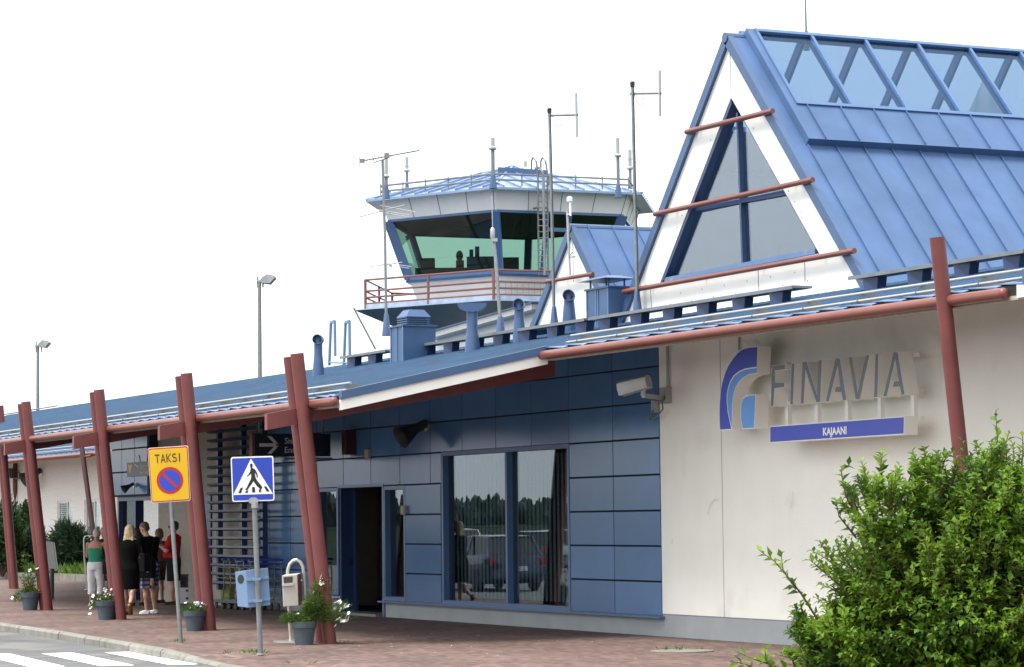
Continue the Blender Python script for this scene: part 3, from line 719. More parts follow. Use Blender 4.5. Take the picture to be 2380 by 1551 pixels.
# ------------------------------------------------------------------ canopy columns
def canopy_bent(base, top, label, beam_in=None, beam=True):
    b = PZ(*base); t = PX(*top, b.x); rt = .098
    o = thing('column_pair', label, 'column', b, 'leaning red column pairs of the canopy')
    gap = .205
    for k in (0, 1):
        dx = -(.075+gap+.0)*k
        m_ = MB(); m_.tube(b+V3((dx,.0,-.05)), t+V3((dx,0,-.03*k)), rt, n=20); m_.build('tube', M['red'], o, smooth=True)
    m_ = MB(); m_.lathe(b+V3((0,0,-.01)), [(.13,0),(.13,.02)], 16); m_.lathe(b+V3((-.28,0,-.01)), [(.13,0),(.13,.02)], 16); m_.build('foot_plate', M['red'], o)
    return o, b, t
cols_px = [((768,1497),(690,822),'nearest red column pair beside the flower pot with tall white blossoms'),
           ((490,1466),(433,868),'red column pair right of the yellow taxi sign'),
           ((283,1441),(230,906),'red column pair between the waiting people'),
           ((113,1419),(60,934),'red column pair by the pot with trailing yellow flowers'),
           ((36,1369),(0,943),'farthest red column pair at the left edge beside the planting bed')]
stubs = [((618,962),(627,998)),((369,990),(377,1022)),((170,1014),(178,1043)),((10,1031),(17,1057)),None]
tops_in = [(1290,846),(800,930),(560,975),(330,1000),None]
for (b_, t_, lab), st in zip(cols_px, stubs):
    o, b, t = canopy_bent(b_, t_, lab)
    if st:
        xb = b.x-.14
        s0, s1_ = PX(*st[0], xb), PX(*st[1], xb)
        yend = -1.2 if b.x > -2 else -.3
        # the beam follows the roof slope between the two tubes
        yt = t.y; zs = s0.z
        gy, gz = gut_pt(b.x)
        slope = .18
        e = V3((xb, yend, s0.z+slope*(yend-s0.y)))
        hb = (s0-s1_).length*1.02
        m_ = MB(); c0 = (s0+e)/2-V3((0,0,hb/2)); half = (e-s0)/2
        m_.obox(c0, half, V3((.055,0,0)), V3((0,0,hb/2))); m_.build('beam', M['red'], o)
        bq = MB()
        for dz_ in (.07,.19): p_ = V3((b.x, b.y+(t.y-b.y)*((s0.z-dz_)/t.z), s0.z-dz_+.05)); bq.tube(p_, p_+V3((.11,0,0)), .018, n=8)
        bq.build('bolts', M['red'], o)
# single leaning columns that carry gutters
o = thing('gutter_post', 'single tall red post carrying the gutter behind the green bush', 'post', (10.16,-1.66,0), 'single red gutter posts')
pt, pb = PY(2178,552,-2.12), PY(2235,1080,-1.84)
dirv = (pt-pb).normalized(); pb0 = pb-dirv*(pb.z/dirv.z)
m_ = MB(); m_.tube(pb0, pt, .088, n=20); m_.build('tube', M['red'], o, smooth=True)
m_ = MB(); gp = V3((PY(2203,725,-2.0).x+.1,-2.0,EZ-.035)); m_.tube(gp+V3((-.12,0,.0)), gp+V3((.05,0,0)), .05); m_.build('gutter_bracket', M['red'], o, smooth=True)
pt, pb = PY(190,1040,WE-.3), PY(215,1225,WE-.1); dirv = (pt-pb).normalized(); pb0 = pb-dirv*(pb.z/dirv.z)
RED_SHADED = mat('shaded_red_paint', (.055,.014,.016), .45)  # red paint darkened, so the post's shade sits in its colour
o = thing('gutter_post', 'single red post, coloured dark as in shade, under the wing gutter behind the waiting people', 'post', pb0, 'single red gutter posts')
m_ = MB(); m_.tube(pb0, pt, .085, n=16); m_.build('tube', RED_SHADED, o, smooth=True)
m_ = MB(); m_.tube(PY(194,1062,WE-.25), PY(206,1060,WE-.15)+V3((.3,0,0)), .04); m_.build('gutter_bracket', M['red'], o, smooth=True)

# ------------------------------------------------------------------ louvre screen
LY = -.35
o = thing('louvre_screen', 'blue slatted sun screen standing before the beige wall', 'screen', PY(540,1360,LY))
lx0, lx1 = PY(486,1100,LY).x, PY(607,1100,LY).x
zl0, zl1 = PY(540,1362,LY).z, 4.25
for px_ in (499,554,602):
    u = PY(px_,1100,LY).x; m_ = MB(); m_.box((u-.06,LY+.05,zl0-.1),(u+.06,LY+.16,zl1)); m_.build('upright', M['navy'], o)
m_ = MB(); z = zl0+.05
while z < zl1: m_.obox(((lx0+lx1)/2,LY,z), V3(((lx1-lx0)/2,0,0)), V3((0,.05,-.012)), V3((0,.006,.022))); z += .187
m_.build('slats', M['louvre'], o)
# small things on the beige wall behind it
m_ = MB(); bx = BX0+1.9; m_.box((fx(478,1300),-.04,0),(fx(530,1300)-1.0,-.005,2.35)); m_.build('service_door', M['navy'], T)
m_ = MB(); m_.box((fx(548,1180),-.03,.9),(fx(575,1180),-.004,2.2)); m_.build('wall_hatch', M['beige'], T)


# ------------------------------------------------------------------ control tower
TZ = 85.0
ALPHA = R(-7)
FH = V3((AX_F.x, AX_F.y, 0)).normalized(); RH = V3((AX_R.x, AX_R.y, 0)).normalized()
cor = PD(1145, 432, TZ); RE = 385*TZ/F_PX
tw_n = RH*math.sin(ALPHA)-FH*math.cos(ALPHA)
TC = V3((cor.x, cor.y, 0))-tw_n*RE
def hexv(r, k, z):
    a = math.atan2(tw_n.y, tw_n.x)+k*math.pi/3
    return V3((TC.x+r*math.cos(a), TC.y+r*math.sin(a), z))
def hring(r, z): return [hexv(r, k, z) for k in range(6)]
def zc(y, r):    # height of a pixel row at the nearest corner of radius r
    c = hexv(r, 0, 0); d = (c-CAM).dot(FH); v = ray(1146, y); v2 = v/(v.dot(FH)); return CAM.z+v2.z*d
K = TZ/F_PX
rE, rF, rW, rS, rL, rD = 385*K, 347*K, 328*K, 275*K, 250*K, 390*K
zE = zc(434, rE); zF = zc(440, rF); zW = zc(490, rW); zS = zc(632, rS); zL = zc(690, rL); zD = zc(686, rD); zD2 = zc(697, rD)
apex = V3((TC.x, TC.y, zE+ (zc(388, .01)-zE)))
O = thing('control_tower', 'hexagonal control tower with green glass cab and blue metal roof behind the terminal', 'control tower', (TC.x, TC.y, 0))
m_ = MB(); m_.loft([hring(rL*.80, -.2), hring(rL*.80, zD2-1.0), hring(rL*.9, zD2)]); m_.build('shaft', M['lowwall'], O)
m_ = MB(); m_.loft([hring(rL, zD), hring(rS, zS-.05)], cap=False); m_.build('cab_wall', M['lowwall'], O)
m_ = MB(); m_.loft([hring(rW, zW), hring(rF, zF+.02)], cap=False); fa = m_.build('fascia', M['greywhite'], O)
m_ = MB()
for k in range(6):
    for u in (.25,.5,.75,.985):
        a, b = hexv(rW,k,zW).lerp(hexv(rW,k+1,zW),u), hexv(rF,k,zF).lerp(hexv(rF,k+1,zF),u)
        nrm = V3((a.x-TC.x, a.y-TC.y, 0)).normalized()*.012; m_.beam(a+nrm*.3, b+nrm*.3, .018, .012)
m_.build('fascia_joints', M['zinc'], fa)
# eaves soffit and roof
m_ = MB(); m_.loft([hring(rF, zF), hring(rE, zE-.06)], cap=False)
m_.build('eaves_soffit', M['greywhite'], O)
m_ = MB(); rr = hring(rE, zE)
m_.add(rr+[apex], [(k,(k+1)%6,6) for k in range(6)]); m_.loft([hring(rE,zE-.07), hring(rE,zE)], cap=False)
for k in range(6):
    a, b = hexv(rE,k,zE), hexv(rE,k+1,zE); md = (a+b)/2
    m_.tube(a, apex, .05, n=6)
    for j in range(-4, 5):
        q = md+(b-a)*(j/9.4); t_ = 1-abs(j)/4.7
        m_.beam(q+V3((0,0,.02)), q.lerp(apex+(q-md)*0, max(.05, t_*1.0))+V3((0,0,.02)) if j == 0 else q.lerp(q+(apex-md), t_)+V3((0,0,.02)), .03, .08)
tro = m_.build('roof', mat('tower_roof_blue', (.20,.28,.43), .3, .25, .08, 3), O)
# roof hatch
c = apex.lerp((hexv(rE,0,zE)+hexv(rE,1,zE))/2, .30); m_ = MB(); m_.obox(c-RH*.2+V3((0,0,.0)), RH*.8-V3((0,0,.06)), FH*.45, V3((0,0,.10))); m_.build('roof_hatch', M['blue'], tro)
# guard rail on roof
m_ = MB(); 
for h_ in (.16,.34):
    ring = [hexv(rE*.90, k, zE+.10*(apex.z-zE)+h_) for k in range(7)]; m_.pipe(ring, .035, 6)
for k in range(6):
    for u in (0,.2,.4,.6,.8):
        p = hexv(rE*.90,k,zE+.10*(apex.z-zE)-.05).lerp(hexv(rE*.90,k+1,zE+.10*(apex.z-zE)-.05),u); m_.tube(p, p+V3((0,0,.46)), .022, n=5)
m_.build('roof_rail', M['zinc'], O)
# glazing
m_ = MB(); m_.loft([hring(rS-.06, zS), hring(rW-.06, zW)], cap=False); m_.build('cab_glazing', M['towerglass'], O)
m_ = MB()
for k in range(6):
    m_.beam(hexv(rS,k,zS), hexv(rW,k,zW), .24, .24)
    m_.beam(hexv(rS,k,zS), hexv(rS,k+1,zS), .18, .14)
    m_.beam(hexv(rW-.03,k,zW), hexv(rW-.03,k+1,zW), .10, .08)
a = lambda u: (hexv(rS,0,zS).lerp(hexv(rS,1,zS),u), hexv(rW,0,zW).lerp(hexv(rW,1,zW),u))
for u in (.40,.58):
    p, q = a(u); m_.beam(p, q, .12, .12)
p, q = a(.40); p2, q2 = a(.58); m_.beam(p.lerp(q,.72), p2.lerp(q2,.72), .12, .12)
m_.build('window_frame', M['blueframe'], O)
m_ = MB(); m_.loft([hring(rS+.1, zS-.13), hring(rS+.14, zS-.06)], cap=True); m_.build('window_sill', M['blue'], O)
# cab interior
m_ = MB(); m_.loft([hring(rW-.25, zW+.02), hring(rW-.3, zW+.05)]); m_.build('cab_ceiling', M['dark'], O)
m_ = MB(); m_.loft([hring(rS-.3, zS-.25), hring(rS-.3, zS-.2)])
def cabp(px, py, back): # point inside the cab at a distance behind its centre plane
    d = ray(px, py); dd = d/d.dot(FH); return CAM+dd*((TC-CAM).dot(FH)+back)
def cbox(px0, px1, py0, py1, back=0, dep=.5):
    p, q = cabp(px0,py1,back), cabp(px1,py0,back)
    m_.obox((p+q)/2+FH*dep/2, RH*((q-p).dot(RH)/2), FH*(dep/2), V3((0,0,(q.z-p.z)/2)))
cbox(1085,1148,596,640,-1,.8); cbox(1166,1206,598,640,-1,.8); cbox(978,1010,600,640,1,.6); cbox(965,1090,622,650,0,.6); cbox(1060,1078,605,640,-.5,.3); cbox(1104,1114,573,598,-1,.25); cbox(1091,1100,580,598,-1,.2)
p = cabp(1068,595,-.5); m_.ell(p,.12,.12,.18)
m_.build('control_desk', M['dark'], O)
# gallery deck, braces and rail
m_ = MB(); m_.loft([hring(rD, zD2), hring(rD, zD)]); m_.build('gallery_deck', mat('deck_edge', (.33,.39,.50), .5, .2, .2, 4), O)
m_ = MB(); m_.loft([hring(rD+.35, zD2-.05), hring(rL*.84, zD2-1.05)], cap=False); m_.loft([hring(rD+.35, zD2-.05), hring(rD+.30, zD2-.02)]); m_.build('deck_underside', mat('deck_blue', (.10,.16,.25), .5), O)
m_ = MB(); hr = zc(627, rD)-zD
for u in (.03,.28,.54,1.0): m_.pipe([hexv(rD-.03,k,zD+hr*u) for k in range(7)], .034, 6)
for k in range(6):
    for u in (0,.5):
        p = hexv(rD-.03,k,zD2-.1).lerp(hexv(rD-.03,k+1,zD2-.1),u); m_.tube(p, p+V3((0,0,hr+.12+zD-zD2)), .05 if u == 0 else .045, n=8)
rl = m_.build('gallery_rail', mat('faded_red_paint', (.17,.07,.062), .6), O)
m_ = MB()
for i in range(26):
    p = hexv(rD-.08,0,zD).lerp(hexv(rD-.08,1,zD),i/26); m_.tube(p, p+V3((0,0,hr*.54)), .006, n=4)
for i in range(8): m_.tube(hexv(rD-.08,0,zD+hr*.54*i/8), hexv(rD-.08,1,zD+hr*.54*i/8), .006, n=4)
m_.build('mesh_panel', M['zinc'], rl)
# ladder with hooped handles on the right face
def rf_pt(px, py, off=0.3):   # on the right face of the cab, pushed out
    a_, b_ = hexv(rE,0,0), hexv(rE,1,0); n_ = V3((b_.y-a_.y, -(b_.x-a_.x), 0)).normalized()
    n_ = n_ if n_.dot(a_-TC) > 0 else -n_
    return PN(px, py, a_+n_*off, n_)
m_ = MB()
for x0 in (1250, 1272):
    pts = [rf_pt(x0+2,640,-.35), rf_pt(x0,400,.1), rf_pt(x0-4,375,.1), rf_pt(x0-11,366,0), rf_pt(x0-15,375,-.3), rf_pt(x0-15,405,-.8)]
    m_.pipe(pts, .03, 6)
for i in range(14):
    y = 455+i*14; m_.tube(rf_pt(1251,y,.0), rf_pt(1273,y,.0), .02, n=5)
for x0 in (1250,1272): m_.tube(rf_pt(x0,482,.1), rf_pt(x0-10,485,-.5), .035, n=5)
m_.build('roof_ladder', M['galv'], O)
m_ = MB(); m_.pipe([rf_pt(1266,640,.2), rf_pt(1263,420,.2), rf_pt(1261,400,.2), rf_pt(1254,390,.1), rf_pt(1243,392,.0)], .045, 6); m_.build('cable_pipe', M['galv'], O)

# ------------------------------------------------------------------ antennas and masts
def whip(px, ytop, ybot, dist, label, r=.03, cone=True, radome=.4):
    b = PD(px, ybot, dist); t = PD(px, ytop, dist); b0 = V3((b.x,b.y,b.z)); H = (t-b).z
    o = thing('whip_antenna', label, 'antenna', b0, 'whip antennas on the tower roof')
    m = MB(); m.tube(b0+V3((0,0,-.3)), b0+V3((0,0,H*radome)), r*1.1, n=8)
    m.build('mast', M['zinc'], o, smooth=True)
    m = MB(); m.tube(b0+V3((0,0,H*radome)), b0+V3((0,0,H)), r*1.25, n=8); m.lathe(b0+V3((0,0,H*radome-.06)), [(r*2.2,0),(r*2.4,.05),(r*1.2,.1)], 8); m.build('radome', M['alum'], o, smooth=True)
    if cone:
        m = MB(); m.lathe(b0+V3((0,0,-.35)), [(r*2.4,0),(r*1.3,.4)], 8); m.build('base_cone', M['blue'], o, smooth=True)
    return o
tfz = 85
whip(898, 358, 436, 86, 'whip antenna left of the tower roof just behind the television aerial', .05, radome=.35)
whip(946, 365, 432, 89, 'slim whip antenna with two stay wires on the left roof side', .045, radome=.55)
whip(1146, 320, 412, 82.5, 'tallest whip antenna at the front corner of the tower roof', .055, radome=.75)
whip(1221, 375, 402, 91, 'short whip antenna behind the roof apex beside the ladder hoops', .05, False)
whip(1437, 320, 434, 84, 'whip antenna near the right end of the tower roof, taller of the two', .05, radome=.65)
whip(1465, 348, 440, 89, 'shorter whip antenna at the right roof end with stay wires', .05, radome=.55)
m = MB()
for (a, b, d) in (((944,385),(918,412),89),((948,385),(966,410),89),((1463,368),(1440,398),89),((1467,368),(1490,388),89)): m.tube(PD(*a,d), PD(*b,d), .008, n=4)
tag(m.build('stay_wires', M['zinc']), 'thin stay wires beside two whip antennas on the tower roof', 'wires')
def mast(pts, yy, r, label, name='antenna_mast'):
    P_ = [PY(x, y, yy) for x, y in pts]
    b = P_[-1]; zroof = min(b.z, rz(yy)-.05) if yy < RY else b.z-.8
    o = thing(name, label, 'antenna', b)
    m = MB(); m.pipe([P_[0]]+P_[1:-1]+[b], r, 8); m.build('mast', M['galv'], o, smooth=True)
    m = MB(); m.lathe(V3((b.x,b.y,b.z-.25)), [(r*3.2,0),(r*1.5,.42),(r*1.1,.45)], 10); m.build('mast_base', M['blue'], o, smooth=True)
    return o
def dirp(p, dx, dy, along):   # image offset inside the plane spanned by a world direction and up
    return None
# television aerial mast
yy = 1.5
o = mast([(889,372),(895,560),(897,700),(898,752)], yy, .030, 'television aerial mast with three horizontal aerials before the tower')
m = MB(); p, q = PY(838,375,yy-.6), PY(974,350,yy+.9); m.tube(p, q, .014, n=6)
for i in range(20):
    c = p.lerp(q, .06+i*.049); s_ = (.13-.003*i); m.tube(c-V3((.9,-.4,0)).normalized()*s_, c+V3((.9,-.4,0)).normalized()*s_, .007, n=5)
m.build('aerial_boom', M['zinc'], o)
m = MB(); a = PY(836,375,yy-.6)
for dx, dy0, dy1 in ((0,362,388),(-15,360,371),(-15,376,388)): m.tube(PY(836+dx,dy0,yy-.6), PY(836+dx,dy1,yy-.6), .008, n=5)
for y in (362,371,377,387): m.tube(PY(821,y,yy-.6), PY(838,y,yy-.6), .004, n=4)
m.obox(PY(842,374,yy-.6), RH*.05, FH*.03, V3((0,0,.04))); m.build('reflector', M['zinc'], o)
m = MB(); m.obox(PY(899,362,yy), RH*.05, FH*.03, V3((0,0,.05))); m.build('amplifier_box', M['zinc'], o)
m = MB(); m.tube(PY(870,378,yy), PY(905,366,yy), .012, n=6); m.tube(PY(868,367,yy), PY(869,379,yy), .01, n=5); m.tube(PY(908,360,yy), PY(908,367,yy), .01, n=5); m.build('boom_bracket', M['galv'], o)
m = MB()
for (a, b) in (((834,505),(940,477)),): m.tube(PY(*a,yy), PY(*b,yy), .011, n=6)
for (a, b) in (((752,493),(886,518)),((884,478),(962,492)),((834,480),(952,500)),((834,484),(952,505)),((896,480),(969,494))): m.tube(PY(*a,yy), PY(*b,yy), .007, n=5)
m.obox(PY(905,496,yy), RH*.03, FH*.02, V3((0,0,.025))); m.build('upper_yagi', M['alum'], o)
m = MB()
m.tube(PY(860,620,yy), PY(935,610,yy), .010, n=6)
for (a, b) in (((811,616),(884,627)),((868,607),(956,620)),((868,611),(952,624)),): m.tube(PY(*a,yy), PY(*b,yy), .007, n=5)
m.obox(PY(908,618,yy), RH*.03, FH*.02, V3((0,0,.022))); m.build('lower_yagi', M['alum'], o)
# pale pole at the tower corner
o = mast([(1147,560),(1152,600),(1162,735),(1163,760)], 1.8, .035, 'pale fibreglass aerial pole standing on the ridge before the tower corner')
m = MB(); m.tube(PY(1143,455,1.8), PY(1145,535,1.8), .008, n=5); m.lathe(PY(1145,556,1.8), [(.035,0),(.045,.03),(.045,.18),(.02,.22)], 8); m.obox(PY(1150,558,1.8), RH*.05, FH*.02, V3((0,0,.03))); m.build('aerial_rod', M['alum'], o, smooth=True)
# two masts with folded dipoles
for pts, arm, el, cap_, lab in (([(1277,258),(1283,500),(1287,700),(1288,738)], ((1274,269),(1342,267)), ((1339,217),(1341,318)), (1277,258), 'tall grey mast with side dipole between the tower and the small gable'),
                          ([(1470,197),(1475,430),(1480,600),(1481,700)], ((1465,218),(1536,217)), ((1533,164),(1534,270)), (1470,197), 'tallest grey mast with side dipole close to the main gable')):
    yy = 2.35
    o = mast(pts, yy, .030, lab)
    m = MB(); m.tube(PY(*arm[0],yy), PY(*arm[1],yy), .022, n=6); m.build('dipole_arm', M['galv'], o)
    m = MB(); m.tube(PY(*el[0],yy), PY(*el[1],yy), .026, n=8); m.build('dipole', M['alum'], o, smooth=True)
    m = MB(); m.lathe(PY(cap_[0],cap_[1]+6,yy), [(.04,0),(.045,.08),(.03,.1)], 8); a = arm[0]
    cpts = [PY(a[0]+10,a[1]+2,yy), PY(a[0]+14,a[1]+18,yy), PY(a[0]+24,a[1]+27,yy), PY(a[0]+32,a[1]+20,yy), PY(a[0]+30,a[1]+8,yy)]; m.pipe(cpts, .006, 5)
    q = [PY(x+2.2, y, yy-.03) for x, y in pts]; m.pipe(q, .009, 5); m.build('coax_cable', M['black'], o)
# gps antenna on the small gable
yy = 3.05
o = thing('gps_antenna', 'white mushroom head antenna on a short pole at the small gable', 'antenna', PY(1325,640,yy))
m = MB(); m.tube(PY(1318,490,yy), PY(1325,640,yy), .022, n=8); m.build('pole', M['alum'], o, smooth=True)
m = MB(); m.tube(PY(1325,470,yy), PY(1326,502,yy), .020, n=8); m.lathe(PY(1324,470,yy), [(.03,0),(.055,.01),(.055,.08),(.03,.10)], 10); m.tube(PY(1318,500,yy), PY(1327,496,yy), .01, n=5); m.build('antenna_head', M['signwhite'], o, smooth=True)
m = MB(); m.pipe([PY(1322,570,yy),PY(1332,585,yy),PY(1322,598,yy)], .008, 5); m.tube(PY(1322,598,yy), PY(1336,597,yy), .012, n=5); m.build('bracket', M['galv'], o)
# needle on main ridge
rp = PY(1874, 78, GY+3.2); o = thing('lightning_rod', 'thin dark rod standing on the glazed main ridge', 'rod', rp)
m = MB(); t_ = PY(1871,-30,GY+3.2); m.tube(rp+V3((0,0,-.3)), t_, .022, .014, 6); m.build('rod', M['zinc'], o)
m = MB(); m.lathe(rp+V3((0,0,-.3)), [(.06,0),(.03,.35)], 8); m.build('base', M['zinc'], o)
# brace pole left of the tower
m = MB(); m.tube(PD(822,716,78), PD(873,812,78), .03, n=6); tag(m.build('brace_pole', M['galv']), 'thin slanting pole under the left corner of the tower gallery', 'pole')

# ------------------------------------------------------------------ yard lamps
def lamp(px, ytop, ybot, dist, label, hl):
    t = PD(px, ytop, dist); b = V3((t.x, t.y, -.13)); o = thing('yard_lamp', label, 'lamp post', b, 'yard lamps behind the roof')
    m = MB(); m.tube(b, t, .10, .055, 10); m.build('post', M['galv'], o, smooth=True)
    k = dist/F_PX
    m = MB(); 
    for dx in (-4, 8): m.tube(t+RH*(dx*k)+V3((0,0,-14*k)), t+RH*(dx*k)+V3((0,0,12*k)), .03, n=6)
    m.tube(t+RH*(-6*k), t+RH*(18*k)+V3((0,0,1*k)), .05, n=6); m.build('head_bracket', M['galv'], o)
    m = MB(); c = t+RH*(20*k*hl)+V3((0,0,5*k)); ax = (RH+V3((0,0,.28))).normalized(); up = ax.cross(FH).normalized()
    m.loft([[c-ax*(17*k*hl)+FH*s*.16+up*u for s, u in ((-1,-.06),(1,-.06),(1,.06),(-1,.06))], [c+ax*(2*k*hl)+FH*s*.3+up*u for s, u in ((-1,-.16),(1,-.16),(1,.14),(-1,.14))], [c+ax*(18*k*hl)+FH*s*.3+up*u for s, u in ((-1,-.03),(1,-.03),(1,.03),(-1,.03))]]); m.build('lamp_head', M['alum'], o)
lamp(603, 655, 870, 85, 'taller yard lamp post rising behind the middle of the roof', 1)
lamp(88, 805, 965, 105, 'shorter yard lamp post rising behind the roof at the far left', .75)

# ------------------------------------------------------------------ signs on the wall
def fin(zx, zy, yy): return PY(1636.2+zx*.234375, 756.1+zy*.234375, yy)
def inset(pts, d):   # inset polygon lying in an x-z plane
    n = len(pts); P2 = [(p.x, p.z) for p in pts]; A_ = sum(P2[i][0]*P2[(i+1)%n][1]-P2[(i+1)%n][0]*P2[i][1] for i in range(n)); sg = 1 if A_ > 0 else -1
    o = []
    for i in range(n):
        a, b, c = P2[i-1], P2[i], P2[(i+1)%n]
        def nrm(p, q):
            dx, dz = q[0]-p[0], q[1]-p[1]; l = math.hypot(dx, dz) or 1; return (-dz/l*sg, dx/l*sg)
        n1, n2 = nrm(a,b), nrm(b,c); bx, bz = n1[0]+n2[0], n1[1]+n2[1]; l2 = bx*bx+bz*bz
        k = 2*d/l2 if l2 > .15 else d
        o.append(V3((b[0]+bx*k, pts[i].y, b[1]+bz*k)))
    return o
def tri_front(mb, pts, y):
    from mathutils.geometry import tessellate_polygon
    q = [V3((p.x, y, p.z)) for p in pts]; t = tessellate_polygon([q])
    mb.add(q, [tuple(x) for x in t])
def solid(mb, pts, y0, y1):    # concave safe prism
    from mathutils.geometry import tessellate_polygon
    n = len(pts); f = [V3((p.x,y0,p.z)) for p in pts]; b = [V3((p.x,y1,p.z)) for p in pts]; t = [tuple(x) for x in tessellate_polygon([f])]
    mb.add(f+b, t+[tuple(n+i for i in reversed(x)) for x in t]+[(i,(i+1)%n,n+(i+1)%n,n+i) for i in range(n)])
YF, YB = -.46, -.25
SG = thing('wall_sign', 'company sign of raised grey letters and a blue arch emblem above a blue name board', 'sign', PY(1900,900,0))
GL = {
 'F': [(678,400),(808,388),(808,440),(706,452),(706,570),(800,566),(800,616),(700,628),(690,806),(664,808)],
 'I': [(872,378),(900,376),(884,786),(856,790)],
 'N': [(980,364),(1022,362),(1124,690),(1140,346),(1170,344),(1154,764),(1116,768),(1010,446),(990,778),(962,782)],
 'A': [(1306,330),(1350,326),(1416,744),(1384,748),(1364,668),(1300,666),(1312,608),(1354,604),(1328,404),(1242,756),(1210,758)],
 'V': [(1440,314),(1472,312),(1528,662),(1612,296),(1644,294),(1548,734),(1506,738)],
 'I2': [(1704,284),(1732,282),(1722,716),(1688,718)],
 'A2': [(1882,266),(1922,262),(1994,690),(1964,694),(1946,614),(1874,616),(1886,554),(1934,550),(1900,340),(1812,708),(1780,710)]}
for k_, pts in GL.items():
    P_ = [fin(x, y, YF) for x, y in pts]
    m = MB(); solid(m, P_, YF, YB); le = m.build('letter', M['signcream'], SG)
    m = MB(); tri_front(m, P_, YF-.002); m.build('letter_edge', M['signwhite'], le)
    m = MB(); tri_front(m, inset(P_, .004), YF-.005); m.build('letter_face', M['signgrey'], le)
# arch emblem
arch_out = [(158,1044),(154,960),(152,860),(156,760),(164,660),(180,570),(205,480),(240,400),(285,330),(335,270),(380,236),(440,218),(535,208)]
arch_in = [(524,482),(455,492),(400,520),(352,565),(318,615),(298,680),(286,760),(282,850),(282,950),(280,1036)]
P_ = [fin(x, y, YF) for x, y in arch_out+arch_in]
m = MB(); solid(m, P_, YF, YB); em = m.build('arch_emblem', M['signcream'], SG)
m = MB(); tri_front(m, P_, YF-.002); m.build('emblem_edge', M['signwhite'], em)
dk = arch_out+[(530,420),(470,428),(410,438),(350,465),(300,505),(268,555),(245,620),(232,690),(232,770),(240,850),(256,930),(278,1036)]
m = MB(); tri_front(m, inset([fin(x,y,YF) for x, y in dk], .012), YF-.004); m.build('dark_blue_face', M['signblue'], em)
lt = [(530,420),(470,428),(410,438),(350,465),(300,505),(268,555),(245,620),(232,690),(232,770),(240,850),(256,930),(278,1036),(280,950),(280,850),(284,760),(296,680),(316,615),(350,562),(398,517),(453,489),(523,479)]
m = MB(); tri_front(m, inset([fin(x,y,YF) for x, y in lt], .006), YF-.0045); m.build('light_blue_face', M['signlight'], em)
q = [(382,1032),(366,940),(364,850),(370,780),(385,730),(415,700),(460,690),(516,686),(502,1026)]
P_ = [fin(x,y,YF) for x, y in q]; m = MB(); solid(m, P_, YF, YB); e2 = m.build('small_emblem', M['signcream'], SG)
m = MB(); tri_front(m, P_, YF-.002); m.build('emblem_edge', M['signwhite'], e2)
m = MB(); tri_front(m, inset(P_, .012), YF-.004); m.build('light_blue_face', M['signlight'], e2)
# name board
q = [(656,1002),(1990,902),(1986,1084),(656,1168)]
P_ = [fin(x,y,YF) for x, y in q]; m = MB(); solid(m, P_, YF, YB-.01); nb = m.build('name_board', M['signcream'], SG)
m = MB(); tri_front(m, P_, YF-.002); m.build('board_edge', M['signwhite'], nb)
m = MB(); tri_front(m, inset(P_, .012), YF-.004); m.build('board_face', M['signblue'], nb)
def text_obj(txt, name, material, parent, origin, xdir, ydir, height, width=None, ext=.002, bold=0):
    cu = bpy.data.curves.new(name, 'FONT'); cu.body = txt; cu.size = 1; cu.extrude = 0; cu.offset = bold; cu.resolution_u = 3
    o = bpy.data.objects.new(name, cu); COL.objects.link(o); dg = bpy.context.evaluated_depsgraph_get()
    me = bpy.data.meshes.new_from_object(o.evaluated_get(dg)); bpy.data.objects.remove(o); bpy.data.curves.remove(cu)
    vs = np.array([v.co[:] for v in me.vertices]); fs = [tuple(p.vertices) for p in me.polygons]; bpy.data.meshes.remove(me)
    x0, x1, y0, y1 = vs[:,0].min(), vs[:,0].max(), 0, .73
    sy = height/(y1-y0); sx = width/(x1-x0) if width else sy
    xd, yd = V3(xdir).normalized(), V3(ydir).normalized()
    m = MB(); m.add([V3(origin)+xd*((v[0]-x0)*sx)+yd*(v[1]*sy) for v in vs], fs); return m.build(name, material, parent)
a, b = fin(1180,1092,YF-.006), fin(1414,1080,YF-.006); tz = fin(1180,1016,YF-.006).z-a.z
text_obj('KAJAANI', 'lettering', M['signwhite'], nb, a, (1,0,0), (0,0,1), tz, b.x-a.x, bold=.035)
# supporting frame
m = MB()
for y0 in (450, 790):
    p, q = fin(640,y0,YB+.05), fin(2130,y0-170 if y0 == 450 else y0-128,YB+.05); m.beam(V3((p.x,YB+.04,p.z)), V3((q.x,YB+.04,p.z)), .05, .05)
for zx, y0, y1 in ((830,440,990),(1130,770,960),(1430,740,930),(1755,715,910),(2085,700,890)):
    p, q = fin(zx,y0,YB+.03), fin(zx,y1,YB+.03); m.box((p.x-.035,YB+.0,q.z-.05),(p.x+.035,YB+.06,p.z+.1))
for zx, zy in ((2070,290),(2120,660),(640,440),(640,780)):
    p = fin(zx,zy,-.1); m.box((p.x-.02,YB+.03,p.z-.03),(p.x+.02,0,p.z+.03))
m.build('support_frame', M['signcream'], SG)
# conduit above sign
m = MB(); p = PY(1718,785,-.03); q = PY(1718,815,-.03); m.tube(p+V3((0,0,.1)), q, .015, n=6); m.build('conduit', M['alum'], SG)

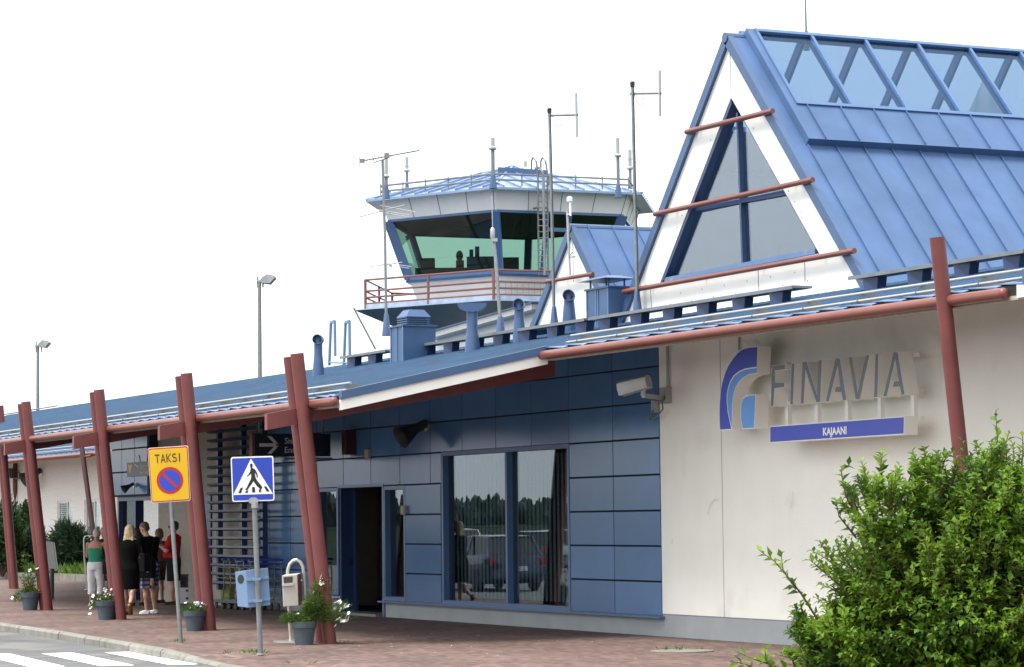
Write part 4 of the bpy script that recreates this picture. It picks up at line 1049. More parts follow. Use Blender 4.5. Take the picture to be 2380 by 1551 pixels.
# cctv camera at the cladding corner
def zoom3(zx, zy): return (1338.75+zx*.52035, 743.75+zy*.52035)
CC = thing('security_camera', 'white bullet camera on a wall bracket at the cladding corner', 'camera', PY(1547,918,0))
m = MB(); p = PY(*zoom3(400,338),-.05); m.box((p.x-.10,-.10,p.z-.12),(p.x+.10,-.002,p.z+.12)); m.build('wall_box', M['alum'], CC)
m = MB(); a = PY(*zoom3(388,350),-.1); b = PY(*zoom3(300,338),-.75); m.beam(a, b, .05, .06); m.tube(b, b+V3((0,0,.12)), .04, n=8); m.build('arm', M['alum'], CC)
m = MB(); a, b = PY(*zoom3(325,278),-.72), PY(*zoom3(200,312),-.98)
d = (b-a).normalized(); s_ = d.cross(V3((0,0,1))).normalized(); u = s_.cross(d)
def ring(c, k): return [c+s_*(k*x)+u*(k*y) for x, y in ((-.10,-.09),(.10,-.09),(.115,.0),(.10,.08),(.05,.115),(-.05,.115),(-.10,.08),(-.115,0))]
m.loft([ring(a,.92), ring(a.lerp(b,.5),1.0), ring(b,1.05)]); m.build('housing', M['alum'], CC, smooth=True)
m = MB(); m.tube(b-d*.02, b+d*.012, .085, n=14); m.build('lens', M['black'], CC)
m = MB(); q = PY(*zoom3(350,388),-.06); m.box((q.x-.05,-.09,q.z-.09),(q.x+.05,-.014,q.z+.09)); m.build('junction_box', M['alum'], CC)
m = MB(); m.pipe([PY(*zoom3(x,y),-.12) for x, y in ((340,310),(350,345),(385,365),(388,400),(360,435),(330,445),(325,420),(345,405))], .012, 6); m.build('cable', M['zinc'], CC, smooth=True)
m = MB(); m.tube(PY(*zoom3(408,118),-.04), PY(*zoom3(410,310),-.04), .022, n=8); m.build('conduit', M['alum'], CC)

# horn loudspeaker above the window
def horn(px, py, yy, label, s=1, col='dark'):
    p = PY(px, py, yy); o = thing('horn_loudspeaker', label, 'loudspeaker', V3((p.x,yy,p.z)), 'horn loudspeakers on the terminal walls')
    d = V3((.05,-.85,-.45)).normalized(); m = MB(); c = p+V3((0,-.12*s,.02))
    m.lathe(c, [(.075*s,-.1*s),(.08*s,.10*s),(.10*s,.18*s),(.20*s,.46*s),(.215*s,.47*s),(.17*s,.40*s),(.05*s,.15*s)], 16, axis=d); m.build('horn', M[col], o, smooth=True)
    m = MB(); m.tube(p+V3((0,0,.02)), c+V3((0,.05,0)), .04*s, n=8); m.lathe(p, [(.09*s,0),(.09*s,.03*s)], 12, axis=(0,-1,0)); m.build('bracket', M['steel'], o)
    return o
horn(994, 992, -.02, 'dark horn loudspeaker over the big window beside the entrance', 1.0)
horn(312, 1129, -.28, 'small dark horn loudspeaker under the arrivals sign', .5)
o = horn(98, 1098, WY, 'small black horn loudspeaker high on the white wing wall', 1.4)
# far camera on bracket at the wing
o = thing('wall_floodlight', 'black floodlight with looped cable on the white wing wall', 'floodlight', PY(30,1105,WY))
m = MB(); p = PY(20,1100,WY-.4); m.obox(p, RH*.16, FH*.12, V3((0,0,.19))); m.build('lamp_body', M['dark'], o)
m = MB(); m.tube(PY(22,1110,WY-.3), PY(45,1112,WY-.05), .03, n=6); m.pipe([PY(38+9*math.cos(t_*.6), 1105+9*math.sin(t_*.6), WY-.06) for t_ in range(11)], .02, 6); m.build('bracket', M['zinc'], o)
m = MB(); m.lathe(PY(35,1140,WY-.08), [(.015,-.5),(.09,.0),(.09,1.4)], 8); tag(m.build('rain_chain', M['red'], smooth=True), 'short red tapering downpipe on the white wing wall', 'downpipe')
# little wall boxes
for px_, py_, lab in ((941,1186,'small yellowed switch box on the frame right of the entrance'),(857,1055,'small pale junction box above the entrance')):
    p = PY(px_,py_,-.02); m = MB(); m.box((p.x-.09,-.07,p.z-.08),(p.x+.09,-.013,p.z+.08)); m.box((p.x-.07,-.078,p.z-.06),(p.x+.07,-.07,p.z+.06)); tag(m.build('switch_box', M['soffit2'], bevel=.01), lab, 'switch box')

# ------------------------------------------------------------------ hanging entrance sign, faces +x
SX = -12.6
q = [PX(592,1008,SX), PX(768,1003,SX), PX(768,1061,SX), PX(592,1061,SX)]
y0, y1, z0, z1 = q[0].y, q[1].y, q[2].z, q[0].z
o = thing('hanging_sign', 'dark hanging entrance sign with a grey arrow under the canopy', 'sign', (SX, (y0+y1)/2, z0))
m = MB(); m.box((SX-.16,y0,z0),(SX,y1,z1)); m.build('sign_case', M['signnavy'], o)
m = MB(); m.box((SX-.17,y0-.05,z0-.01),(SX+.004,y0,z1+.01)); m.build('red_edge', M['red'], o)
m = MB(); m.box((SX+.0,y0+.04,z0+.02),(SX+.003,y0+.52,z1-.02)); m.build('arrow_field', M['panelback'], o)
h_ = z1-z0; m = MB(); cy, cz = y0+.28, (z0+z1)/2; w_ = .032
m.box((SX+.003,cy-.19,cz-w_),(SX+.006,cy+.16,cz+w_))
for s_ in (1,-1): m.prism([(SX+.0035,cy+.21,cz),(SX+.0035,cy+.21-.045,cz+s_*.045*0-s_*.03),(SX+.0035,cy-.03,cz+s_*.165),(SX+.0035,cy+.05,cz+s_*.165)], (.003,0,0))
m.build('arrow', M['signtext'], o)
text_obj('Sisään', 'lettering', M['signtext'], o, (SX+.004, y0+.60, z0+h_*.56), (0,1,0), (0,0,1), h_*.27, None, bold=.01)
text_obj('Entrance', 'lettering', M['signtext'], o, (SX+.004, y0+.60, z0+h_*.16), (0,1,0), (0,0,1), h_*.27, None, bold=.01)
m = MB(); m.box((SX-.10,y0+.1,z1),(SX-.06,y0+.14,z1+.6)); m.box((SX-.10,y1-.14,z1),(SX-.06,y1-.10,z1+.9)); m.box((SX-.12,y0+.6,z0-.06),(SX-.02,y1+.05,z0-.02)); m.build('hanger', M['galv'], o)
# second reddish box by the wall
p = PX(803,1035,-11.9); m = MB(); m.box((-12.1,p.y-.0,3.02),(-11.9,p.y+.22,3.48)); tag(m.build('wall_box', mat('dark_maroon', (.05,.008,.010), .4), bevel=.01), 'dark red box on the cladding beside the hanging entrance sign', 'box')
# arrivals sign on the blue cladding
YA = -.30
q = [PY(295,1076,YA), PY(352,1072,YA), PY(352,1107,YA), PY(295,1109,YA)]
o = thing('arrivals_sign', 'grey arrivals sign with a small plane mark behind the taxi sign', 'sign', q[3])
m = MB(); m.box((q[0].x,YA,q[3].z),(q[1].x+.4,YA+.035,q[0].z)); m.build('sign_plate', mat('sign_plate_blue', (.03,.042,.085), .4), o)
hh = q[0].z-q[3].z; X0 = q[0].x
m = MB(); m.prism([(X0+.05,YA-.003,q[0].z-.05),(X0+.45,YA-.003,q[0].z-.05),(X0+.38,YA-.003,q[3].z+.22),(X0+.25,YA-.003,q[3].z+.04),(X0+.12,YA-.003,q[3].z+.22)][::-1], (0,.002,0)); m.build('shield', M['yellow'], o)
m = MB(); m.prism([(X0+.52,YA-.003,q[3].z+.30),(X0+.60,YA-.003,q[3].z+.26),(X0+.92,YA-.003,q[0].z-.14),(X0+.86,YA-.003,q[0].z-.10)], (0,.002,0)); m.prism([(X0+.62,YA-.003,q[3].z+.5),(X0+.70,YA-.003,q[3].z+.5),(X0+.80,YA-.003,q[3].z+.34),(X0+.74,YA-.003,q[3].z+.32)], (0,.002,0)); m.build('plane_mark', M['signwhite'], o)
text_obj('Saapuva liikenne', 'lettering', mat('pale_yellow', (.85,.72,.42), .5), o, (X0+.98,YA-.004,q[3].z+hh*.55), (1,0,0), (0,0,1), hh*.30, 1.75)
text_obj('Arrivals', 'lettering', mat('pale_yellow', (.85,.72,.42), .5), o, (X0+.98,YA-.004,q[3].z+hh*.14), (1,0,0), (0,0,1), hh*.30, .78)

# ------------------------------------------------------------------ traffic signs
def sign_frame(base, cx, cy, pw, ph, lean):
    """post + local frame of a sign plate facing the camera: returns ctr, right, up, normal, metres per pixel"""
    b = PZ(*base); d = (b-CAM).dot(AX_F); return b, d
def plate(base, corners, z0=0.0):
    b = PZ(base[0], base[1], z0); dist = (b-CAM).dot(AX_F)
    c = [PD(x, y, dist) for x, y in corners]     # tl,tr,br,bl
    return b, c
# taxi sign
b, c = plate((421,1495), ((343,1042),(437,1036),(443,1164),(352,1170)))
tl, tr, br, bl = c; n_ = (tr-tl).cross(bl-tl).normalized(); n_ = n_ if n_.dot(CAM-b) > 0 else -n_
TS = thing('taxi_sign', 'yellow taxi rank sign with a no parking roundel on a grey post', 'traffic sign', b)
def q2(u, v, h=0): # bilinear on plate
    return tl.lerp(tr,u).lerp(bl.lerp(br,u),v)+n_*h
def qpoly(m, uv, h, th=.0015):
    m.prism([q2(u,v,h) for u, v in uv], -n_*th)
def rrect(a, bb, r, rv, n=5):
    P_ = []
    for cx, cy, a0 in ((bb-r,a+rv,-90),(bb-r,bb-rv,0),(a+r,bb-rv,90),(a+r,a+rv,180)):
        for k in range(n+1):
            t = R(a0+90*k/n); P_.append((cx+r*math.cos(t), cy+rv*math.sin(t)))
    return P_
asp = (tr-tl).length/(bl-tl).length
m = MB(); qpoly(m, rrect(0,1,.05,.05*asp), .0, .02); m.build('plate', M['signwhite'], TS)
m = MB(); qpoly(m, rrect(.008,.992,.05,.05*asp), .003); m.build('red_border', M['sred'], TS)
m = MB(); qpoly(m, rrect(.03,.97,.04,.04*asp), .006); m.build('yellow_face', M['yellow'], TS)
def disc(m, cu, cv, r, h, a0=0, a1=360, n=40):
    qpoly(m, [(cu+r*math.cos(R(a0+(a1-a0)*k/n)), cv+r*asp*math.sin(R(a0+(a1-a0)*k/n))) for k in range(n if a1-a0 == 360 else n+1)], h)
m = MB(); disc(m, .505, .61, .335, .009); m.build('red_ring', M['sred'], TS)
m = MB(); disc(m, .505, .61, .262, .012); m.build('blue_disc', M['sblue'], TS)
m = MB(); s_ = .19; w_ = .035
qpoly(m, [(.505-s_-w_*.7,.61-(s_-w_*.7)*asp),(.505-s_+w_*.7,.61-(s_+w_*.7)*asp),(.505+s_+w_*.7,.61+(s_-w_*.7)*asp),(.505+s_-w_*.7,.61+(s_+w_*.7)*asp)], .015); m.build('red_bar', M['sred'], TS)
LU = {'T': [[(0,0),(1,0),(1,.15),(0,.15)],[(.42,.15),(.58,.15),(.58,1),(.42,1)]],
      'A': [[(.42,0),(.58,0),(1,1),(.84,1),(.5,.18),(.16,1),(0,1)],[(.24,.62),(.76,.62),(.76,.76),(.24,.76)]],
      'K': [[(.0,0),(.18,0),(.18,1),(0,1)],[(.75,0),(.98,0),(.36,.5),(1,1),(.76,1),(.16,.5)]],
      'S': [[(.9,.05),(.6,0),(.3,0),(.05,.12),(.05,.38),(.2,.52),(.7,.58),(.8,.68),(.78,.8),(.6,.87),(.35,.87),(.12,.78),(.02,.92),(.3,1),(.65,1),(.95,.88),(.98,.62),(.82,.46),(.3,.40),(.22,.28),(.3,.16),(.5,.13),(.8,.18)]],
      'I': [[(.35,0),(.65,0),(.65,1),(.35,1)]]}
from mathutils.geometry import tessellate_polygon
m = MB(); u0 = .165
for ch, wd in (('T',.135),('A',.14),('K',.14),('S',.13),('I',.10)):
    for pl_ in LU[ch]:
        P_ = [q2(u0+x*wd*.88, .125+y*.155, .0095) for x, y in pl_]
        t_ = tessellate_polygon([P_]); m.add(P_, [tuple(x) for x in t_])
    u0 += wd+.005
m.build('lettering', M['sblack'], TS)
m = MB()
for u, v in ((.45,.065),(.54,.065),(.45,.945),(.54,.945)): p = q2(u,v,.006); m.tube(p, p+n_*.006, .008, n=8)
m.build('bolts', M['alum'], TS)
top = q2(.49,1.0,-.05)
m = MB(); m.tube(b-V3((0,0,.05)), q2(.47,.10,-.05), .031, n=14); m.build('post', M['galv'], TS, smooth=True)
# pedestrian crossing sign
b, c = plate((606,1522), ((536,1063),(635,1060),(638,1164),(540,1167)))
tl, tr, br, bl = c; n_ = (tr-tl).cross(bl-tl).normalized(); n_ = n_ if n_.dot(CAM-b) > 0 else -n_
PS = thing('crossing_sign', 'blue pedestrian crossing sign on a galvanised post with a box', 'traffic sign', b)
asp = (tr-tl).length/(bl-tl).length
m = MB(); qpoly(m, rrect(0,1,.05,.05), .0, .018); m.build('plate', M['signwhite'], PS)
m = MB(); qpoly(m, rrect(.028,.972,.035,.035), .003); m.build('blue_face', M['sblue'], PS)
m = MB(); qpoly(m, [(.475,.045),(.97,.845),(.03,.845)], .006); m.build('white_triangle', M['signwhite'], PS)
def ptri(m, uv, h):
    P_ = [q2(u,v,h) for u, v in uv]; m.add(P_, [tuple(x) for x in tessellate_polygon([P_])])
m = MB()
def pz6(x, y): return ((x-1262)/(1738-1262)-.003*(y-450)/100, (y-447)/(953-447))
man = [(1478,530),(1492,524),(1506,532),(1506,555),(1500,572),(1530,590),(1548,618),(1560,650),(1564,686),(1552,686),(1546,655),(1530,628),(1532,660),(1538,690),(1560,728),(1598,775),(1612,800),(1590,830),(1604,838),(1580,842),(1572,828),(1582,812),(1550,780),(1512,724),(1490,760),(1462,796),(1440,828),(1412,812),(1430,806),(1448,770),(1466,735),(1484,700),(1490,668),(1486,640),(1468,656),(1442,672),(1440,662),(1464,640),(1480,605),(1484,580),(1478,560)]
ptri(m, [pz6(*p) for p in man], .0085)
for s_ in ([(1368,794),(1392,794),(1372,856),(1338,856)],[(1424,830),(1452,830),(1446,856),(1418,856)],[(1494,792),(1526,790),(1530,852),(1496,852)],[(1566,828),(1584,842),(1608,846),(1606,850),(1576,852)],[(1628,788),(1656,788),(1692,846),(1660,848)]): ptri(m, [pz6(*p) for p in s_], .0085)
m.build('walking_figure', M['sblack'], PS)
m = MB(); 
P_ = [q2(.5+.12*math.cos(R(a)), .985+.075*math.sin(R(a)), .010) for a in range(0,360,20)]; m.prism(P_, -n_*.006); p = q2(.52,1.0,-.03); ax = (b-p).normalized(); m.tube(p, p+ax*.09, .045, n=12); m.build('clamp', M['alum'], PS)
m = MB(); m.tube(b-V3((0,0,.05)), q2(.51,.9,-.045), .034, n=14); m.build('post', M['galv'], PS, smooth=True); m = MB(); m.lathe(b, [(.06,0),(.055,.015),(.035,.02)], 12); m.build('foot', M['galv'], PS)
# light blue box strapped to the post
d_ = (b-CAM).dot(AX_F)+.09; k = d_/F_PX
BX = thing('blue_metal_box', 'light blue metal box with a round hole strapped to the crossing sign post', 'box', PD(588,1408,d_))
tl_, tr_, br_, bl_ = [PD(x,y,d_) for x, y in ((571,1326),(623,1320),(629,1407),(577,1413))]
bk_ = [PD(x,y,d_+.17) for x, y in ((546,1330),(598,1324),(604,1404),(552,1410))]
m = MB(); m.add([tl_,tr_,br_,bl_]+bk_, [(0,1,2,3),(7,6,5,4),(0,4,5,1),(1,5,6,2),(2,6,7,3),(3,7,4,0)]); m.build('box_body', M['boxblue'], BX, bevel=.006)
m = MB(); cpt = (tl_*.78+bl_*.22+bk_[0]*.78+bk_[3]*.22)/2; sn = (bl_-tl_).cross(bk_[0]-tl_).normalized(); sn = sn if sn.dot(bk_[0]-bk_[1]) > 0 else -sn
e1 = (bk_[0]-tl_)*.5; e2_ = (tl_-bl_)*.12; m.prism([cpt+e1*(.58*math.cos(R(a)))+e2_*math.sin(R(a))+sn*.003 for a in range(0,360,18)], sn*.002); m.build('round_hole', M['black'], BX)
for v in (.25,.83):
    m = MB(); p = tl_.lerp(bl_,v).lerp(tr_.lerp(br_,v),.5); e = (tr_-tl_).normalized(); m.obox(p-AX_F*.012, e*.15, AX_F*.012, V3((0,0,.018))); m.obox(p-AX_F*.125, e*.05, AX_F*.006, V3((0,0,.016)))
    for s_ in (-1,1): m.obox(p-AX_F*.07+e*.05*s_, e*.008, AX_F*.06, V3((0,0,.014)))
    m.build('strap', M['boxblue'], BX)

# ------------------------------------------------------------------ flower pots
def leaf_batch(pts, dirs, nrm, lens, wids, curl=.15):
    """numpy leaves: pointed folded blades, 6 vertices each"""
    pts, dirs, nrm = map(lambda a: np.asarray(a, float), (pts, dirs, nrm)); lens = np.asarray(lens)[:,None]; wids = np.asarray(wids)[:,None]
    dirs = dirs/np.linalg.norm(dirs, axis=1, keepdims=True); side = np.cross(dirs, nrm); side /= np.linalg.norm(side, axis=1, keepdims=True)+1e-9; up = np.cross(side, dirs)
    v = np.stack([pts, pts+dirs*lens*.42+side*wids+up*wids*.35, pts+dirs*lens*.48-up*lens*.03, pts+dirs*lens*.42-side*wids+up*wids*.35, pts+dirs*lens-up*lens*curl], 1)
    n = len(pts); base = np.arange(n)[:,None]*5
    f = np.concatenate([base+np.array([[0,1,2]]), base+np.array([[0,2,3]]), base+np.array([[1,4,2]]), base+np.array([[2,4,3]])], 1).reshape(-1,3)
    return v.reshape(-1,3), f
def mesh_np(name, v, f, material, parent=None):
    off = np.array(world_off(parent)) if parent is not None else np.zeros(3)
    me = bpy.data.meshes.new(name); v = np.asarray(v, float)-off; f = np.asarray(f, np.int32); k = f.shape[1]
    me.vertices.add(len(v)); me.vertices.foreach_set('co', v.ravel()); me.loops.add(f.size); me.loops.foreach_set('vertex_index', f.ravel())
    me.polygons.add(len(f)); me.polygons.foreach_set('loop_start', np.arange(0, f.size, k)); 
    try: me.polygons.foreach_set('loop_total', np.full(len(f), k))
    except Exception: pass
    me.update(calc_edges=True); me.validate(); me.materials.append(material)
    o = bpy.data.objects.new(name, me); COL.objects.link(o)
    if parent is not None: o.parent = parent
    return o
def rdir(n, up=.3):
    d = RNG.normal(size=(n,3)); d[:,2] = np.abs(d[:,2])+up; return d/np.linalg.norm(d,axis=1,keepdims=True)
def blossom(m, c, r, n=5, tilt=None):
    a = V3(tilt if tilt else (random.uniform(-.6,.6), random.uniform(-1,-.2), random.uniform(.1,1))).normalized(); e = a.orthogonal().normalized(); f_ = a.cross(e)
    for k in range(n):
        t = 2*math.pi*k/n; t2 = t+.55; t0 = t-.55
        m.add([c, c+(e*math.cos(t0)+f_*math.sin(t0))*r*.7+a*r*.12, c+(e*math.cos(t)+f_*math.sin(t))*r+a*r*.2, c+(e*math.cos(t2)+f_*math.sin(t2))*r*.7+a*r*.12], [(0,1,2,3)])
def flower_pot(px, s, label, kind):
    b = PZ(*px); o = thing('flower_pot', label, 'flower pot', b, 'flower pots at the column feet')
    m = MB(); m.lathe(b, [(.0,.0),(.215*s,.0),(.27*s,.40*s),(.30*s,.405*s),(.315*s,.55*s),(.29*s,.555*s),(.27*s,.50*s)], 28); m.build('pot', M['pot'], o, smooth=True)
    m = MB(); m.lathe(b+V3((0,0,.48*s)), [(.275*s,0),(.27*s,.02),(0.01,.05)], 16); m.build('soil', M['soil'], o)
    top = np.array(b)+np.array([0,0,.52*s])
    P_, D_, L_, W_ = [], [], [], []
    def tuft(c, rad, n, hgt, ln, wd, up=.3):
        q = RNG.normal(size=(n,3)); q /= np.linalg.norm(q,axis=1,keepdims=True); q *= RNG.uniform(.2,1,(n,1))**.5; q[:,2] = np.abs(q[:,2])
        p = np.array(c)+q*np.array([rad,rad,hgt]); P_.append(p); D_.append(q*np.array([1,1,.6])+RNG.normal(size=(n,3))*.5+np.array([0,0,up])); L_.append(RNG.uniform(.6,1.3,n)*ln); W_.append(RNG.uniform(.7,1.2,n)*wd)
    tuft(top, .31*s, 420, .12, .06, .008)
    tuft(top, .28*s, 260, .10, .04, .012)
    fl = MB(); vi = MB(); st = MB(); c = V3(top)
    def tall(dx, dy, dz, n=200, rad=.13, bl=1):
        q = c+V3((dx,dy,dz)); st.pipe([c, c.lerp(q,.5)+V3((0,0,.05)), q], .006, 5); 
        for k in range(6): tuft(np.array(c.lerp(q,(k+1)/6)), rad, n//6, rad, .10, .006)
        if bl: blossom(fl, q+V3((0,-.03,.03)), .055)
    if kind == 'tall':
        # feathery cosmos leaning over to both sides of the columns
        for a_, h_, f_ in ((.22,.30,.05),(.18,.42,.1),(.26,.52,.02),(.30,.40,.12),(.14,.28,-.05),(.24,.22,0)):
            q_ = RH*a_+FH*f_; tall(q_.x, q_.y, h_, 300, .085, random.random() < .35)
        for a_, h_ in ((.50,.26),(.56,.16),(.62,.20),(.52,.02),(.60,.0),(.66,.08)):
            q_ = RH*a_+FH*random.uniform(-.05,.1); tall(q_.x, q_.y, h_, 110, .07, 1)
            for k in range(3): blossom(fl, c+q_+V3((random.uniform(-.06,.06),random.uniform(-.06,.06),h_+random.uniform(-.08,.06))), .035)
        for k in range(3): blossom(fl, c+RH*.30+V3((0,-.05,.56+.05*k)), .05)
        q_ = -RH*.20; tuft(top+np.array(q_)+np.array([0,0,.02]), .14, 520, .11, .08, .005)
        tuft(top+np.array(q_*.5), .14, 260, .12, .08, .005)
        for k in range(16): blossom(fl, c+RH*random.uniform(-.05,.12)+V3((0,random.uniform(-.12,.02),random.uniform(.04,.14))), .020)
    elif kind == 'white':
        for k in range(46): 
            a, r = random.uniform(0,6.28), random.uniform(0,.27)*s; blossom(fl, c+V3((r*math.cos(a), r*math.sin(a), .06+.12*random.random())), .020)
        for k in range(9): a = random.uniform(0,6.28); blossom(vi, c+RH*.1+V3((.1*math.cos(a), .1*math.sin(a), .10+.06*random.random())), .022)
        q_ = -RH*.17; tuft(top+np.array(q_)+np.array([0,0,-.03]), .08, 130, .10, .06, .006)
    elif kind == 'white2':
        for k in range(44): 
            a, r = random.uniform(0,6.28), random.uniform(0,.27)*s; blossom(fl, c+V3((r*math.cos(a), r*math.sin(a), .05+.20*random.random())), .021)
        for k in range(8): a = random.uniform(0,6.28); blossom(vi, c+RH*.1+V3((.1*math.cos(a), .1*math.sin(a), .12+.08*random.random())), .022)
        for k in range(5): blossom(fl, c-RH*(.20+.02*k)+V3((0,-.02,.22-.11*k)), .045)
        q_ = -RH*.19; tuft(top+np.array(q_)+np.array([0,0,-.12]), .09, 240, .26, .07, .006)
    else:
        for a_, h_ in ((-.10,.75),(.18,.50),(-.16,.30),(.02,.45)):
            q_ = RH*a_; tall(q_.x, q_.y, h_, 150, .07)
        q_ = -RH*.24; tuft(top+np.array(q_)+np.array([0,0,-.16]), .09, 240, .26, .07, .007); blossom(fl, c-RH*.36+V3((0,0,-.08)), .05)
        yl = MB()
        for k in range(34): yl_ = c+RH*random.uniform(-.02,.22)+V3((0,random.uniform(-.1,.1),.03+.10*random.random())); blossom(yl, yl_, .02)
        yl.build('yellow_blossoms', M['yellow'], o)
    P_, D_, L_, W_ = np.concatenate(P_), np.concatenate(D_), np.concatenate(L_), np.concatenate(W_)
    v, f = leaf_batch(P_, D_, RNG.normal(size=P_.shape), L_, W_); mesh_np('foliage', v, f, M['leafpot'], o)
    if fl.v: fl.build('white_blossoms', M['petal'], o)
    if vi.v: vi.build('violet_blossoms', M['violet'], o)
    if st.v: st.build('stems', M['leafpot'], o)
flower_pot((707,1499), .60, 'grey pot with feathery greens and tall white blossoms nearest the kerb', 'tall')
flower_pot((452,1467), .60, 'grey pot of small white and violet flowers right of the taxi sign post', 'white')
flower_pot((247,1441), .64, 'grey pot of white flowers hanging over its rim before the waiting people', 'white2')
flower_pot((70,1419), .66, 'grey pot with yellow flowers and one tall white blossom at the far left', 'trail')

# ------------------------------------------------------------------ steel waste bin with hoop
b = PZ(692,1492); d_ = (b-CAM).dot(AX_F); k = d_/F_PX
o = thing('waste_bin', 'pale steel waste bin hung on a tall arched tube stand', 'waste bin', b)
m = MB(); q = lambda x, y, dd=0: PD(x, y, d_+dd)
m.pipe([q(676,1492),q(673,1440),q(668,1345),q(669,1325),q(674,1311),q(682,1303),q(690,1301),q(698,1306),q(704,1316),q(706,1330),q(709,1400),q(711,1492)], .026, 10); m.lathe(b+V3((0,0,.0)), [(.36,0),(.36,.02),(.30,.025)], 24); m.build('hoop_stand', M['steel'], o, smooth=True)
m = MB(); f_ = [(655,1338),(691,1335),(694,1408),(658,1411)]
p = [q(x,y,-.22) for x, y in f_]; r_ = [q(x+8,y-3,.02) for x, y in f_]
m.add(p+r_, [(0,1,2,3),(7,6,5,4),(0,4,5,1),(1,5,6,2),(2,6,7,3),(3,7,4,0)]); bb = m.build('bin_body', M['wood'], o, bevel=.01)
m = MB(); m.prism([q(x,y,-.224) for x, y in ((659,1342),(680,1340),(680,1356),(660,1357))], AX_F*-.002); m.build('bin_opening', M['dark'], bb)
m = MB(); m.prism([q(x,y,-.25) for x, y in ((655,1358),(682,1355),(683,1361),(656,1363))], AX_F*.03); m.build('ash_lip', M['wood'], bb)
m = MB(); m.add([q(692,1336,-.218),q(700,1333,.025),q(703,1405,.025),q(695,1408,-.218)], [(0,1,2,3)]); 
m.build('rusty_side', M['red'], bb)
m = MB()
for y in (1349,1401): m.tube(q(697,y,0), q(708,y,0), .012, n=6)
m.build('bracket', M['steel'], o)

# ------------------------------------------------------------------ luggage trolleys nested in a row
def trolley():
    o = thing('luggage_trolley', 'nested wire luggage trolley with a blue handle', 'luggage trolley', (0,0,0), 'luggage trolleys nested by the louvre screen')
    m = MB(); r = .013
    for s_ in (-1,1):
        m.pipe([(-.45,.26*s_,.14),(.42,.26*s_,.20),(.50,.26*s_,.60),(.46,.26*s_,1.0)], r, 6); m.tube((-.45,.26*s_,.14),(.45,.26*s_,.14), r, n=6)
    for z in (.22,.34,.46,.58): m.tube((.47,-.26,z),(.47,.26,z), .007, n=5)
    for x in (-.45,-.3,-.15,0,.15,.3): m.tube((x,-.26,.15),(x,.26,.15), .007, n=5)
    m.pipe([(.44,-.26,.84),(.1,-.26,.86),(.1,.26,.86),(.44,.26,.84)], .009, 5)
    for y in (-.26,-.13,0,.13,.26):
        m.tube((.1,y,.86),(.14,y,.64), .006, n=5); m.tube((.14,y,.64),(.47,y,.62), .006, n=5)
    for x in (.18,.26,.34,.42): m.tube((x,-.26,.63),(x,.26,.63), .006, n=5)
    m.pipe([(-.45,-.26,.14),(-.52,-.15,.12),(-.52,.15,.12),(-.45,.26,.14)], r, 6); m.build('frame', M['galv'], o)
    m = MB(); m.tube((.47,-.30,1.01),(.47,.30,1.01), .022, n=8); m.tube((.47,-.26,.93),(.47,.26,.93), .015, n=8); m.build('handle', M['signblue'], o, smooth=True)
    for x, y in ((-.38,-.22),(-.38,.22),(.4,-.22),(.4,.22)):
        w_ = MB(); w_.lathe((x,y-.018,.06), [(.02,0),(.058,.0),(.062,.01),(.062,.026),(.058,.036),(.02,.036)], 14, axis=(0,1,0)); w_.beam((x,y,.06),(x,y,.14),.03,.04,up=(0,1,0)); w_.build('wheel', M['dark'], o, smooth=True)
    return o
def copy_tree(o):
    c = o.copy(); COL.objects.link(c)
    for ch in o.children:
        d = ch.copy(); COL.objects.link(d); d.parent = c
        for g_ in ch.children:
            e = g_.copy(); COL.objects.link(e); e.parent = d
    return c
tr0 = trolley(); pa, pb = PZ(572,1412), PZ(648,1412)
tl_ = ['first nested wire luggage trolley, at the screen end of the row','second nested wire luggage trolley from the screen end','third nested wire luggage trolley from the screen end','nested wire luggage trolley fourth from the screen end','fifth wire luggage trolley, last before the row ends','wire luggage trolley at the entrance end of the nested row, wheels clear']
for i in range(6):
    o = tr0 if i == 0 else copy_tree(tr0)
    u = i/5; o.location = V3((-18.4+.40*i, -.95, .003))+RH*1.05-V3((0,.45,0)); o.rotation_euler = (0,0,R(3)); o['label'] = tl_[i]

